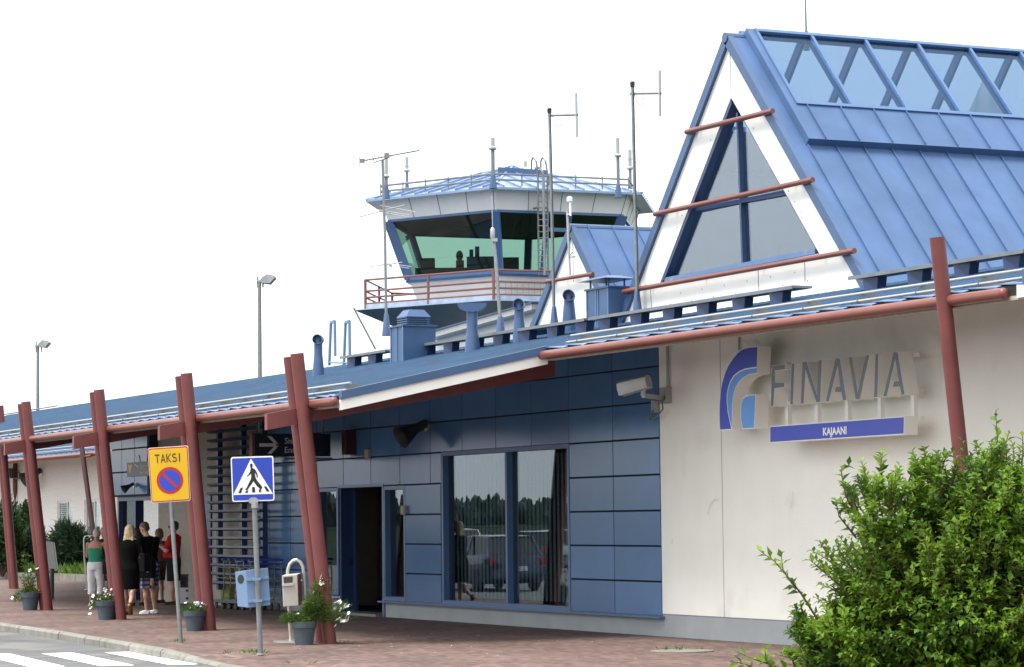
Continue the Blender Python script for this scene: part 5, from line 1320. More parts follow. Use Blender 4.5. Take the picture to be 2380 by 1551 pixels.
# crates, bin, basket by the beige wall
def px_box(name, label, cat, x0, x1, y0, y1, base, dep, material, bev=.02):
    b = PZ((x0+x1)/2, base); d = (b-CAM).dot(AX_F); p = [PD(x,y,d) for x, y in ((x0,y0),(x1,y0),(x1,y1),(x0,y1))]
    w_ = (p[1]-p[0]).length/2; z0 = 0.003; h = (p[0]-p[3]).length; m = MB(); c = V3((b.x, b.y, z0))
    return c, w_, h, d
def crate(px0, px1, ptop, pbot, z0, label, lattice=False, material='crate'):
    b = PZ((px0+px1)/2, 1402); d = (b-CAM).dot(AX_F); k = d/F_PX; w_ = (px1-px0)*k; h = (pbot-ptop)*k
    o = thing('plastic_crate', label, 'crate', (b.x,b.y,z0), 'plastic crates by the beige wall'); c = V3((b.x,b.y,z0+h/2)); m = MB()
    for s_ in (-1,1):
        m.obox(c+RH*(w_/2*s_), RH*.012, FH*.19, V3((0,0,h/2)))
        if not lattice: m.obox(c+FH*(.19*s_), RH*(w_/2), FH*.012, V3((0,0,h/2-.003)))
    m.obox(c-V3((0,0,h/2-.01)), RH*(w_/2), FH*.19, V3((0,0,.01))); m.obox(c-FH*.2+V3((0,0,h/2-.02)), RH*(w_/2+.01), FH*.015, V3((0,0,.02)))
    if lattice:
        for i in range(9): m.obox(c-FH*.19+RH*(w_*(i/8-.5)), RH*.008, FH*.008, V3((0,0,h/2)))
        for i in range(5): m.obox(c-FH*.19+V3((0,0,h*(i/4-.5))), RH*(w_/2), FH*.007, V3((0,0,.008)))
    m.build('crate_shell', M[material], o)
    m = MB(); m.obox(c-FH*.207+V3((0,0,.02)), RH*.06, FH*.002, V3((0,0,.025))); m.build('hand_slot', M['dark'], o)
    return h
h1 = crate(421,461,1384,1402,.003,'white plastic crate on the ground beside the red column pair')
h2 = crate(422,460,1366,1384,h1+.004,'white plastic crate stacked upon the lowest crate under the dark basket')
crate(423,462,1336,1366,h1+h2+.006,'dark latticed plastic basket on top of the stacked white crates', True, 'dark')
# white barrel behind the people
b = PZ(380,1398); o = thing('plastic_barrel', 'white plastic barrel behind the waiting people at the beige wall', 'barrel', b)
m = MB(); m.lathe(b, [(.17,0),(.19,.05),(.19,.30),(.205,.31),(.19,.33),(.19,.75),(.2,.78),(.1,.8)], 20); m.build('barrel_body', M['crate'], o, smooth=True)
m = MB(); m.lathe(b+V3((.0,.0,.8)), [(.2,0),(.2,.04),(.05,.06)], 20); m.build('lid', M['crate'], o)
b = PZ(366,1396); o = thing('black_sack', 'dark rubbish sack on the ground between the waiting people', 'sack', b); m = MB()
m.ell(b+V3((0,0,.2)), .2,.2,.22); m.ell(b+V3((0.02,0,.42)), .07,.07,.08); so = m.build('sack_body', M['black'], o, smooth=True); remesh(so, .03, 2)
# olive bin behind louvre
b = V3((fx(522,1360), .32-.75, .003)); b.x = PY(520,1360,-.15).x; o = thing('wheeled_bin', 'olive green wheeled bin half hidden behind the slatted screen', 'waste bin', (b.x,-.15,.003))
m = MB(); z0 = .06; m.loft([[(b.x-.24,-.12,z0),(b.x+.24,-.12,z0),(b.x+.24,.0,z0),(b.x-.24,.0,z0)][::1], [(b.x-.29,-.17,1.0),(b.x+.29,-.17,1.0),(b.x+.29,.0,1.0),(b.x-.29,.0,1.0)]]); m.build('bin_body', M['olive'], o)
m = MB(); m.loft([[(b.x-.31,-.2,1.0),(b.x+.31,-.2,1.0),(b.x+.31,-.002,1.02),(b.x-.31,-.002,1.02)],[(b.x-.28,-.16,1.06),(b.x+.28,-.16,1.06),(b.x+.28,-.002,1.09),(b.x-.28,-.002,1.09)]]); m.build('lid', M['olive'], o)
for s_ in (-1,1): m = MB(); m.lathe((b.x+.2*s_-.02,-.06,.08), [(.02,0),(.08,0),(.08,.04),(.02,.04)], 14, axis=(1,0,0)); m.build('wheel', M['black'], o)
# grey pillar by the shrubs and steel hoop rail
b = PY(121,1327,-1.5); o = thing('grey_pillar', 'leaning pale grey sheet pillar in front of the dark shrubs', 'pillar', (b.x,b.y,0))
m = MB(); d_ = (b-CAM).dot(AX_F); p = [PD(x,y,d_) for x, y in ((107,1258),(124,1260),(133,1327),(112,1330))]; k_ = [PD(x,y,d_+.25) for x, y in ((114,1258),(127,1261),(136,1325),(118,1328))]
m.add(p+k_, [(0,1,2,3),(7,6,5,4),(0,4,5,1),(1,5,6,2),(2,6,7,3),(3,7,4,0)]); m.build('sheet_casing', M['alum'], o, bevel=.01)
m = MB(); m.tube((b.x,b.y,-.05),(b.x,b.y,b.z+.05),.05); m.build('foot_post', M['dark'], o)
b = PZ(202,1371); d_ = (b-CAM).dot(AX_F); o = thing('hoop_rail', 'thin steel hoop rail behind the grey haired woman', 'rail', b)
m = MB(); m.pipe([PD(x,y,d_) for x, y in ((202,1371),(196,1300),(195,1255),(197,1248),(203,1245),(212,1245))]+[PD(222,1247,d_+.1), PD(230,1251,d_+.3), PD(234,1371,d_+.3)], .022, 8); m.build('tube', M['steel'], o, smooth=True)
m = MB(); m.lathe(b, [(.08,0),(.08,.012),(.03,.02)], 12); m.build('foot', M['steel'], o)
# manhole lid and drain grate
c = PZ(1585,1515); m = MB(); m.lathe(c+V3((0,0,.003)), [(.42,0),(.42,.012),(.36,.016)], 28); tag(m.build('manhole_cover', M['kerb'], smooth=False), 'pale round manhole cover with weeds on the paving', 'manhole cover')
p, q = PZ(595,1426,.006), PZ(690,1428,.006); m = MB(); n = 26
for i in range(n): c = p.lerp(q, i/n); m.obox(c, V3((.03,0,0)), V3((0,.06,0)), V3((0,0,.004)))
tag(m.build('drain_grate', M['black']), 'thin dark drain grate in the paving behind the crossing sign', 'drain')
# weeds and fallen petals
P_, D_ = [], []
for (px_, py_, n, r, hgt) in ((592,1518,60,.13,.22),(553,1520,14,.2,.08),(417,1492,30,.08,.18),(800,1497,14,.12,.06),(1580,1512,40,.25,.06),(472,1462,20,.06,.15),(690,1545,8,.3,.04)):
    c = np.array(PZ(px_,py_)); q = RNG.normal(size=(n,3)); q[:,2] = np.abs(q[:,2]); P_.append(c+q*np.array([r,r,.0])*.6+np.array([0,0,.004])); D_.append(q*np.array([.5,.5,1])+np.array([0,0,.25]))
P_, D_ = np.concatenate(P_), np.concatenate(D_); v, f = leaf_batch(P_, D_, RNG.normal(size=P_.shape), RNG.uniform(.03,.08,len(P_)), RNG.uniform(.006,.012,len(P_)))
struct(mesh_np('weeds', v, f, M['grass']), 'stuff')
m = MB()
for i in range(50):
    x, y = random.gauss(1.5,3.5), random.gauss(-3.2,1.3); 
    if y < -.15 and y > kerb_y(x)+.2: blossom(m, V3((x,y,.008)), random.uniform(.008,.024), 4, (0,0,1))
struct(m.build('fallen_petals', M['petal']), 'stuff')

# ------------------------------------------------------------------ people
SKIN = mat('skin', (.50,.27,.19), .55, 0, .05, 6); SKIN2 = mat('tanned_skin', (.36,.17,.105), .55, 0, .05, 6)
def cloth(name, col, rough=.85, var=.12): return mat(name, col, rough, 0, var, 9, spec=.08, bump=.6, bscale=14)
HAIRM = {k: mat('hair_'+k, c, .55, 0, .25, 30) for k, c in dict(white=(.42,.40,.37), blonde=(.52,.40,.22), dark=(.016,.013,.012), brown=(.085,.04,.022), auburn=(.10,.055,.035), grey=(.05,.042,.04)).items()}
def plaid(name):
    m = bpy.data.materials.new(name); m.use_nodes = True; t = m.node_tree; N = t.nodes; L = t.links; b = N['Principled BSDF']; b.inputs['Roughness'].default_value = .85
    tc = N.new('ShaderNodeTexCoord'); fac = []
    for ax in ('X','Z'):
        w_ = N.new('ShaderNodeTexWave'); w_.bands_direction = ax; w_.inputs['Scale'].default_value = 3.6; L.new(tc.outputs['Object'], w_.inputs[0]); fac.append(w_.outputs['Fac'])
    a = N.new('ShaderNodeMath'); a.operation = 'ADD'; L.new(fac[0], a.inputs[0]); L.new(fac[1], a.inputs[1]); cr = N.new('ShaderNodeValToRGB'); L.new(a.outputs[0], cr.inputs[0])
    mm = N.new('ShaderNodeMath'); mm.operation = 'MULTIPLY'; mm.inputs[1].default_value = .5; L.new(a.outputs[0], mm.inputs[0]); L.new(mm.outputs[0], cr.inputs[0])
    e = cr.color_ramp.elements; e[0].color = (.55,.58,.62,1); e[1].color = (.015,.02,.05,1); n = e.new(.5); n.color = (.07,.10,.24,1); L.new(cr.outputs[0], b.inputs['Base Color']); return m
TOR = [(.80,.13,.105),(.86,.165,.125),(.94,.172,.125),(1.06,.142,.105),(1.18,.155,.112),(1.30,.178,.122),(1.39,.178,.105),(1.44,.130,.085),(1.48,.065,.065)]
def person(px, label, H, face, skin, hair, hairkind, arms, legs, clothes, lean=0, nod=0, turn=0, belly=0, build_=1.0, glasses=False, group='people waiting under the canopy', z=0.003):
    """face: unit vector the person looks towards; arms/legs: per side (upper dir, lower dir) as (forward, left, up)"""
    b = PZ(*px); s = H/1.75; Fd = V3(face).normalized(); Ld = V3((0,0,1)).cross(Fd)
    o = thing('person', label, 'person', (b.x,b.y,z), group)
    def loc(f, l, u): return V3((b.x,b.y,z))+Fd*(f*s)+Ld*(l*s)+V3((0,0,u*s))
    def lc(f, l, u):  # with lean about the hips
        du = max(0, u-.9); return loc(f+math.sin(lean)*du, l, u-(1-math.cos(lean))*du)
    def dvec(t): return (Fd*t[0]+Ld*t[1]+V3((0,0,t[2]))).normalized()
    hip = [loc(0,.095*sd_,.90) for sd_ in (1,-1)]; sh = [lc(0,.19*sd_*build_,1.40) for sd_ in (1,-1)]
    J = {}
    for i in (0,1):
        th, shn = legs[i]; kn = hip[i]+dvec(th)*(.43*s); an = kn+dvec(shn)*(.40*s); J['kn',i], J['an',i] = kn, an
        ua, fa_ = arms[i]; el = sh[i]+dvec(ua)*(.29*s); wr = el+dvec(fa_)*(.25*s); J['el',i], J['wr',i] = el, wr
    low = min(J['an',0].z, J['an',1].z)-.075*s-z    # stand on the ground
    def up(v): v.z -= low
    for v in hip+sh+list(J.values()): up(v)
    oz = -low
    def ring(u, w_, d_, infl=0, n=18):
        bz = belly*math.exp(-((u-1.06)/.13)**2)
        return [lc(((d_+infl+ (bz if math.cos(2*math.pi*k/n) > 0 else 0))*math.cos(2*math.pi*k/n)), (w_*build_+infl)*math.sin(2*math.pi*k/n), u)+V3((0,0,oz)) for k in range(n)]
    def torso(mb, z0, z1, infl):
        us = [t for t in TOR if z0 < t[0] < z1]
        def at(u):
            for a_, c_ in zip(TOR, TOR[1:]):
                if a_[0] <= u <= c_[0]: q = (u-a_[0])/(c_[0]-a_[0]); return (u, a_[1]+(c_[1]-a_[1])*q, a_[2]+(c_[2]-a_[2])*q)
            return (u,)+(TOR[0][1:] if u < TOR[0][0] else TOR[-1][1:])
        mb.loft([ring(*t, infl) for t in [at(z0)]+us+[at(z1)]])
    B_ = MB(); torso(B_, .80, 1.48, 0)
    hc = lc(.02+nod*.10, 0, 1.625-nod*.03)+V3((0,0,oz)); nk = lc(0,0,1.44)+V3((0,0,oz))
    B_.capsule(nk, hc-V3((0,0,.05*s)), .055*s, .052*s)
    hf = (Fd*math.cos(turn)+Ld*math.sin(turn)); hf = (hf*math.cos(nod)-V3((0,0,1))*math.sin(nod)).normalized(); hl = V3((0,0,1)).cross(hf).normalized(); hu = hf.cross(hl)
    HM = Matrix((hf, hl, hu)).transposed()
    B_.ell(hc+hu*.02*s, .098*s,.078*s,.112*s, HM, 16, 12); B_.ell(hc+hf*.035*s-hu*.06*s, .058*s,.055*s,.06*s, HM)
    B_.ell(hc+hf*.098*s-hu*.012*s, .022*s,.014*s,.026*s, HM, 8, 6); B_.ell(hc+hf*.085*s-hu*.062*s, .016*s,.026*s,.010*s, HM, 8, 6)
    for sd_ in (1,-1): B_.ell(hc+hl*(.078*sd_*s)-hu*.01*s, .018*s,.012*s,.03*s, HM, 8, 6)
    for i, sd_ in ((0,1),(1,-1)):
        B_.capsule(sh[i], J['el',i], .052*s*build_, .041*s*build_); B_.capsule(J['el',i], J['wr',i], .041*s*build_, .028*s)
        ha = (J['wr',i]-J['el',i]).normalized(); hp = J['wr',i]+ha*.045*s; sx = ha.cross(Ld*sd_).normalized() if abs(ha.dot(Ld)) < .95 else Fd; nx = ha.cross(sx)
        B_.ell(hp, .042*s,.036*s,.018*s, Matrix((ha, sx, nx)).transposed(), 10, 6)
        for q in range(4):
            r0 = hp+ha*.035*s+sx*((q-1.5)*.018*s); ln = (.060,.07,.066,.05)[q]*s; md = r0+ha*ln*.55; B_.capsule(r0, md, .0095*s, n=6); B_.capsule(md, md+(ha*.8-nx*.5*sd_).normalized()*ln*.5, .009*s, .008*s, n=6)
        B_.capsule(hp+sx*.03*s, hp+sx*.055*s+ha*.035*s, .011*s, .009*s, n=6)
        B_.capsule(hip[i], J['kn',i], .083*s*build_, .055*s*build_); c = J['kn',i].lerp(J['an',i],.32)-Fd*.01; B_.capsule(J['kn',i], J['an',i], .052*s*build_, .036*s); B_.ell(c, .058*s*build_,.055*s*build_,.11*s)
        shn = (J['an',i]-J['kn',i]).normalized(); fd = (Fd-shn*Fd.dot(shn)); fd = (fd*.9+V3((0,0,-.02))).normalized() if shn.z < -.8 else (-V3((0,0,1))*.9+Fd*.25).normalized()
        J['fd',i] = fd; a0 = J['an',i]-V3((0,0,.04*s)) if shn.z < -.8 else J['an',i]+shn*.03*s
        B_.capsule(a0-fd*.03*s, a0+fd*.13*s-(V3((0,0,.012*s)) if shn.z < -.8 else V3((0,0,0))), .036*s, .028*s)
    body = remesh(B_.build('body', skin, o), .011, 3)
    # eyes
    m = MB()
    for sd_ in (1,-1): m.ell(hc+hf*.089*s+hl*(.031*sd_*s)+hu*.012*s, .008*s,.011*s,.008*s, HM, 8, 6)
    m.build('eyes', M['black'], body)
    if glasses:
        m = MB()
        for sd_ in (1,-1):
            c = hc+hf*.102*s+hl*(.034*sd_*s)+hu*.010*s; m.obox(c, hf*.003, hl*.028*s, hu*.016*s); m.tube(c+hl*(.026*sd_*s), hc+hl*(.082*sd_*s)+hu*.015*s, .004, n=5)
        m.build('glasses', M['black'], o)
    # clothes
    for c_ in clothes:
        k = c_[0]; m = MB(); nm, ma = c_[1], c_[2]
        if k == 'top':      # (z0,z1, sleeve fraction of upper arm)
            torso(m, c_[3], c_[4], .018)
            if c_[5] > 0:
                for i in (0,1): e = sh[i].lerp(J['el',i], c_[5]); m.tube(sh[i], e, .068*s*build_, .062*s*build_, 14); m.ell(sh[i], .070*s*build_,.070*s*build_,.066*s)
        elif k == 'legs':   # (waist, fraction along leg 0..2)
            torso(m, .80, c_[3], .02)
            for i in (0,1):
                fr = c_[4]; m.ell(hip[i]+V3((0,0,-.02)), .105*s*build_,.10*s*build_,.11*s)
                kn, an = J['kn',i], J['an',i]; e = hip[i].lerp(kn, min(1,fr)); m.tube(hip[i], e, .105*s*build_, (.088 if fr < 1 else .076)*s*build_, 16)
                if fr > 1: m.tube(kn-(an-kn).normalized()*.03, kn.lerp(an, fr-1), .076*s*build_, .070*s*build_, 16); m.ell(kn,.075*s,.075*s,.075*s)
        elif k == 'skirt':
            kz = (J['kn',0]+J['kn',1])/2; top_ = ring(1.0,.16,.115,.02); n = len(top_); hemz = c_[3]*s+z; cen = lc(0,0,.9); 
            hem = [V3((kz.x,kz.y,hemz))+Fd*(.17*s*math.cos(2*math.pi*q/n))+Ld*(.195*s*math.sin(2*math.pi*q/n)) for q in range(n)]
            m.loft([top_, ring(.90,.185,.14,.022), [a.lerp(b2,.55) for a, b2 in zip(ring(.88,.185,.14,.02),hem)], hem])
        elif k == 'shoes':
            for i in (0,1):
                an, fd = J['an',i], J['fd',i]; sd2 = fd.cross(V3((0,0,1))) if abs(fd.z) < .7 else Ld; sd2.normalize(); upv = sd2.cross(fd); a0 = an+upv*(-.04*s) if abs(fd.z) < .7 else an+(an-J['kn',i]).normalized()*.03*s
                mm_ = MB(); mm_.ell(a0+fd*.05*s-upv*.002, .135*s,.048*s,.042*s, Matrix((fd,sd2,upv)).transposed(), 14, 8); mm_.tube(an, a0, .046*s, .05*s, 12); mm_.obox(a0+fd*.05*s-upv*.032*s, fd*.125*s, sd2*.042*s, upv*.010)
                sh_ = mm_.build(nm, ma, o); remesh(sh_, .010, 2)
            continue
        elif k == 'straps':
            for sd_ in (1,-1): m.pipe([lc(.10,.09*sd_,1.30)+V3((0,0,oz)), lc(.02,.105*sd_,1.455)+V3((0,0,oz)), lc(-.10,.09*sd_,1.30)+V3((0,0,oz))], .010*s, 6)
            m.build(nm, ma, o); continue
        elif k == 'belt': torso(m, .97, 1.0, .026)
        remesh(m.build(nm, ma, o), .012, 3)
    # hair
    m = MB(); cap = hc+hu*.035*s-hf*.015*s
    if hairkind == 'short': m.ell(cap, .100*s,.088*s,.098*s, HM, 16, 10); m.ell(hc-hf*.045*s-hu*.01*s, .066*s,.078*s,.08*s, HM)
    elif hairkind == 'crop': m.ell(cap+hu*.012*s, .098*s,.083*s,.088*s, HM, 16, 10); m.ell(hc-hf*.05*s, .058*s,.074*s,.07*s, HM)
    elif hairkind == 'bob': m.ell(cap, .106*s,.096*s,.104*s, HM, 16, 10); m.ell(hc-hf*.035*s-hu*.03*s, .085*s,.096*s,.10*s, HM)
    elif hairkind == 'long':
        m.ell(cap, .106*s,.095*s,.102*s, HM, 16, 10); m.ell(hc-hf*.055*s-hu*.04*s, .07*s,.095*s,.12*s, HM)
        for k in range(13):
            a_ = -1.2+2.4*k/12; st = hc-hf*(.06*s)+hl*(.075*s*math.sin(a_)); en = st+V3((0,0,-(.25+.07*random.random())*s))-hf*(.045*s)+hl*(.035*s*math.sin(a_)); m.capsule(st, en, .026*s, .014*s, 8)
    ho = m.build('hair', hair, o); remesh(ho, .012, 2)
    dm = ho.data; 
    for v in dm.vertices:
        q = noise.noise(V3(v.co)*38)*.007+noise.noise(V3((v.co.x*60, v.co.y*60, v.co.z*9)))*.006; v.co += v.normal*q
    return o, dict(loc=lambda f,l,u: lc(f,l,u)+V3((0,0,oz)), sh=sh, J=J, F=Fd, L=Ld, s=s, b=b)
IMG_L = -RH; AW = FH.copy()
DN = (0,0,-1)
p1 = person((222,1409), 'grey haired woman seen from behind in green strap top and white capri trousers', 1.66, AW+RH*.45, SKIN2, HAIRM['white'], 'short',
  (((.25,.25,-1),(.8,-.25,.15)),((.35,-.22,-1),(.85,.3,.1))), (((.0,.03,-1),(-.05,0,-1)),((.10,-.05,-1),(-.12,0,-1))),
  [('top','green_top',cloth('green_jersey',(.035,.23,.135)),.86,1.31,0),('straps','strap',cloth('dark_strap',(.03,.03,.03))),('legs','capri_trousers',cloth('white_cotton',(.66,.65,.67)),1.0,1.55),('shoes','sandal',cloth('white_leather',(.5,.48,.44)))], lean=.06, turn=.2, build_=1.12)
p2 = person((246,1400), 'person in a navy shirt with pale chest print, mostly hidden behind the column', 1.70, -RH*.2-AW, SKIN, HAIRM['dark'], 'crop',
  (((.2,.2,-1),(.5,0,-.6)),((.2,-.2,-1),(.6,0,-.5))), (((0,.03,-1),(0,0,-1)),((0,-.03,-1),(0,0,-1))),
  [('top','navy_shirt',cloth('navy_cotton',(.012,.018,.045)),.86,1.47,.7),('legs','grey_trousers',cloth('grey_cotton',(.10,.10,.12)),1.0,1.9),('shoes','shoe',cloth('dark_shoe',(.02,.02,.02)))], lean=.12, nod=.3)
p3 = person((300,1430), 'blonde long haired woman in a black dress walking away', 1.74, AW+RH*.25, SKIN, HAIRM['blonde'], 'long',
  (((.1,.22,-1),(.6,-.2,-.5)),((.05,-.25,-1),(.65,.1,-.35))), (((.18,.04,-1),(-.02,0,-1)),((-.10,-.03,-1),(-.80,-.12,-.75))),
  [('top','dress_top',cloth('black_jersey',(.004,.004,.0045)),.90,1.47,.75),('skirt','dress_skirt',cloth('black_skirt',(.004,.004,.0045)),.50),('shoes','sandal',cloth('tan_leather',(.16,.07,.03)))], lean=.05, build_=1.08)
p4 = person((320,1408), 'dark haired person in a dark red shirt behind the blonde woman', 1.66, -RH*.4+AW*.9, SKIN2, HAIRM['dark'], 'bob',
  (((.3,.2,-1),(.7,-.2,0)),((.3,-.2,-1),(.7,.2,0))), (((0,.03,-1),(0,0,-1)),((0.05,-.03,-1),(-.05,0,-1))),
  [('top','red_shirt',cloth('dark_red_cotton',(.17,.02,.025)),.86,1.47,.8),('legs','dark_shorts',cloth('brown_shorts',(.05,.035,.03)),1.0,.95),('shoes','sandal',cloth('dark_leather',(.03,.02,.015)))], nod=.2)
p5 = person((349,1427), 'man in black t-shirt and plaid shorts looking down with a big messenger bag', 1.80, -RH*.85+AW*.55, SKIN, HAIRM['brown'], 'crop',
  (((.25,.2,-1),(.85,.1,.1)),((.32,-.18,-1),(.9,.25,-.15))), (((.02,.05,-1),(-.05,0,-1)),((.06,-.06,-1),(-.10,0,-1))),
  [('top','black_shirt',cloth('black_cotton',(.008,.008,.010)),.84,1.47,.85),('legs','plaid_shorts',plaid('plaid_cotton'),1.0,.98),('shoes','sneaker',cloth('white_sneaker',(.62,.62,.60)))], lean=.10, nod=.42, glasses=True, build_=1.2)
p6 = person((371,1402), 'brown haired woman in a patterned brown top behind the man with messenger bag', 1.64, -RH*.9+AW*.5, SKIN2, HAIRM['auburn'], 'bob',
  (((.2,.2,-1),(.5,0,-.7)),((.2,-.2,-1),(.6,0,-.5))), (((0,.03,-1),(0,0,-1)),((.06,-.03,-1),(-.06,0,-1))),
  [('top','patterned_top',mat('patterned_brown',(.15,.06,.05),.85,0,.5,40),.84,1.45,.7),('legs','brown_shorts',cloth('brown_cotton',(.07,.045,.04)),1.0,.85),('shoes','sandal',cloth('brown_leather',(.05,.03,.02)))])
p7 = person((404,1406), 'stout man in a red polo shirt with glasses standing by the beige wall', 1.80, -RH+AW*.15, SKIN, HAIRM['grey'], 'crop',
  (((.3,.25,-.95),(.75,-.55,.4)),((.35,-.2,-.95),(.8,.45,.35))), (((.02,.05,-1),(-.02,0,-1)),((.0,-.05,-1),(0,0,-1))),
  [('top','red_polo',cloth('red_pique',(.40,.018,.018)),.90,1.48,.9),('legs','dark_shorts',cloth('charcoal_cotton',(.022,.022,.024)),.99,.95),('shoes','brown_shoe',cloth('brown_suede',(.055,.033,.022)))], belly=.13, glasses=True, build_=1.25, lean=-.03)
# things they carry
def bag(P_, label, f, l, u, w_, h, d, material, flap=True, strap=None):
    c = P_['loc'](f, l, u); o = thing('shoulder_bag', label, 'bag', c); Fd, Ld = P_['F'], P_['L']
    m = MB(); m.obox(c, Fd*w_/2, Ld*d/2, V3((0,0,h/2))); m.build('bag_body', material, o, bevel=.02)
    if flap:
        m = MB(); sgn = 1 if l > 0 else -1; m.obox(c+Ld*(sgn*(d/2+.006))+V3((0,0,h*.16)), Fd*(w_/2+.006), Ld*.006, V3((0,0,h*.35))); m.build('flap', material, o, bevel=.005)
        m = MB()
        for q in (-.28,.28): m.obox(c+Ld*(sgn*(d/2+.014))+Fd*(q*w_)-V3((0,0,h*.17)), Fd*.022, Ld*.003, V3((0,0,.008)))
        m.build('buckle', M['steel'], o)
    if strap:
        m = MB(); m.pipe([c+Fd*w_*.42+V3((0,0,h*.45))]+[P_['loc'](*q) for q in strap]+[c-Fd*w_*.42+V3((0,0,h*.45))], .013, 6); m.build('strap', material, o)
    return o
LEA = cloth('dark_leather_bag', (.013,.011,.011), .5)
bag(p5[1], 'big dark messenger bag with flap hanging at the hip of the man in plaid shorts', -.10, .25, .86, .44, .38, .13, LEA, True, [(.06,-.19,1.15),(.03,.06,1.50),(-.05,.10,1.48),(-.17,-.12,1.15)] if False else [(.08,.21,1.12),(.03,-.06,1.48),(-.12,-.02,1.38),(-.19,.16,1.1)])
bag(p3[1], 'black handbag on the arm of the woman in the black dress', .06, -.30, 1.02, .30, .36, .12, LEA, False, [(.05,-.25,1.36),(-.02,-.25,1.40)])
bag(p1[1], 'black shoulder bag at the right side of the woman in green', .06, -.27, .86, .24, .26, .10, LEA, False, [(.02,-.20,1.2),(-.02,-.17,1.43)])
c = p5[1]['loc'](-.27,.26,.60); o = thing('drink_bottle', 'small clear bottle with an orange end hanging under the messenger bag', 'bottle', c)
m = MB(); m.lathe(c, [(.03,0),(.035,.02),(.035,.14),(.015,.18)], 10); m.build('bottle_body', M['alum'], o, smooth=True)
m = MB(); m.lathe(c+V3((0,0,-.07)), [(.02,0),(.037,.01),(.037,.07),(.03,.075)], 10); m.build('orange_cap', mat('orange_plastic',(.75,.22,.01),.5), o, smooth=True)

# ------------------------------------------------------------------ foreground bush
BD = 17.0
def bush(name, label, ells, sprigs, depth, nshoot, per, leaf, mats, root_px, nin=4000, stems=True):
    rt = PD(root_px[0], root_px[1], depth); b = V3((rt.x, rt.y, -.13)); k = depth/F_PX
    o = thing(name, label, 'bush', b)
    P_, D_, N_, L_, W_ = [], [], [], [], []; st = MB()
    def shoot(p, q, n, ll, bend=.12, stem=True, start=.25):
        d = q-p; ln = d.length; dn = d.normalized(); side = dn.orthogonal().normalized(); sid2 = dn.cross(side); ph = random.uniform(0,6.28)
        mid = p.lerp(q,.5)+V3((random.gauss(0,1),random.gauss(0,1),random.gauss(0,.6)+.5))*ln*bend
        def at(t): return p*(1-t)**2+mid*(2*t*(1-t))+q*t*t
        if stem: st.pipe([at(t) for t in (0,.25,.5,.75,1)], [.006,.005,.004,.003,.0015], 4, cap=False)
        for i in range(n):
            t = start+(1-start)*(i+.5)/n; c = at(t); tan = (at(min(1,t+.05))-at(t-.05)).normalized(); a = ph+i*2.4
            out_ = side*math.cos(a)+sid2*math.sin(a); dr = (tan*.75+out_*.8+V3((0,0,random.uniform(-.35,.2)))).normalized()
            s_ = ll*random.uniform(.7,1.2)*(1-.35*t)
            P_.append(c); D_.append(dr); N_.append(tan*.2+V3((random.gauss(0,.35),random.gauss(0,.35),1))); L_.append(s_); W_.append(s_*random.uniform(.25,.34))
    tot = sum(e[2]*e[3] for e in ells)
    for ei, (cx, cy, rx, ry, rz_) in enumerate(ells):
        c = PD(cx, cy, depth); den = .5 if ei in (1, 4, 5) else 1; n = int(nshoot*rx*ry/tot*den)
        for i in range(n):
            v = V3((random.gauss(0,1), random.gauss(0,1), random.gauss(0,1))).normalized(); v.z = v.z*.9+.10
            r1 = random.uniform(.78,1.10)*(1+.30*noise.noise(v*2.6+c)); 
            tip = c+RH*(v.x*rx*k*r1)+FH*(v.y*rz_*r1)+V3((0,0,v.z*ry*k*r1)); r0 = r1-random.uniform(.22,.40)
            bs = c+RH*(v.x*rx*k*r0)+FH*(v.y*rz_*r0)+V3((0,0,v.z*ry*k*r0-.05)); tip.z += random.uniform(-.02,.12)
            shoot(bs, tip, per, leaf, stem=stems)
        m_ = int(nin*rx*ry/tot*den*(.5 if ei == 1 else 1))
        v = RNG.normal(size=(m_,3)); v /= np.linalg.norm(v,axis=1,keepdims=True); v *= RNG.uniform(.3,.9,(m_,1))
        for q in v:
            P_.append(c+RH*(q[0]*rx*k)+FH*(q[1]*rz_)+V3((0,0,q[2]*ry*k))); D_.append(V3((random.gauss(0,1),random.gauss(0,1),random.gauss(0,.7)))); N_.append(V3((random.gauss(0,.5),random.gauss(0,.5),1))); s_ = leaf*random.uniform(.7,1.2); L_.append(s_); W_.append(s_*.30)
        for i in range(max(2, n//60)):
            v = V3((random.gauss(0,.5), random.gauss(0,.5), 1)).normalized(); st.pipe([b+V3((random.gauss(0,.1),random.gauss(0,.1),0)), c-V3((0,0,ry*k*.3)), c+RH*(v.x*rx*k*.8)+FH*(v.y*rz_*.8)+V3((0,0,v.z*ry*k*.8))], [.02,.014,.005], 5)
    for pts in sprigs:
        W3 = [PD(x, y, depth+dd) for x, y, dd in pts]
        st.pipe(W3, [.008-.006*i/(len(W3)-1) for i in range(len(W3))], 5)
        for a, b2 in zip(W3, W3[1:]): shoot(a, b2, max(4, int((b2-a).length/.022)), leaf*1.15, .02, False, 0)
    v, f = leaf_batch([tuple(p) for p in P_], [tuple(p) for p in D_], [tuple(p) for p in N_], L_, W_)
    mesh_np('foliage', v, f, mats[0], o)
    st.build('branches', M['stem'], o)
    return o
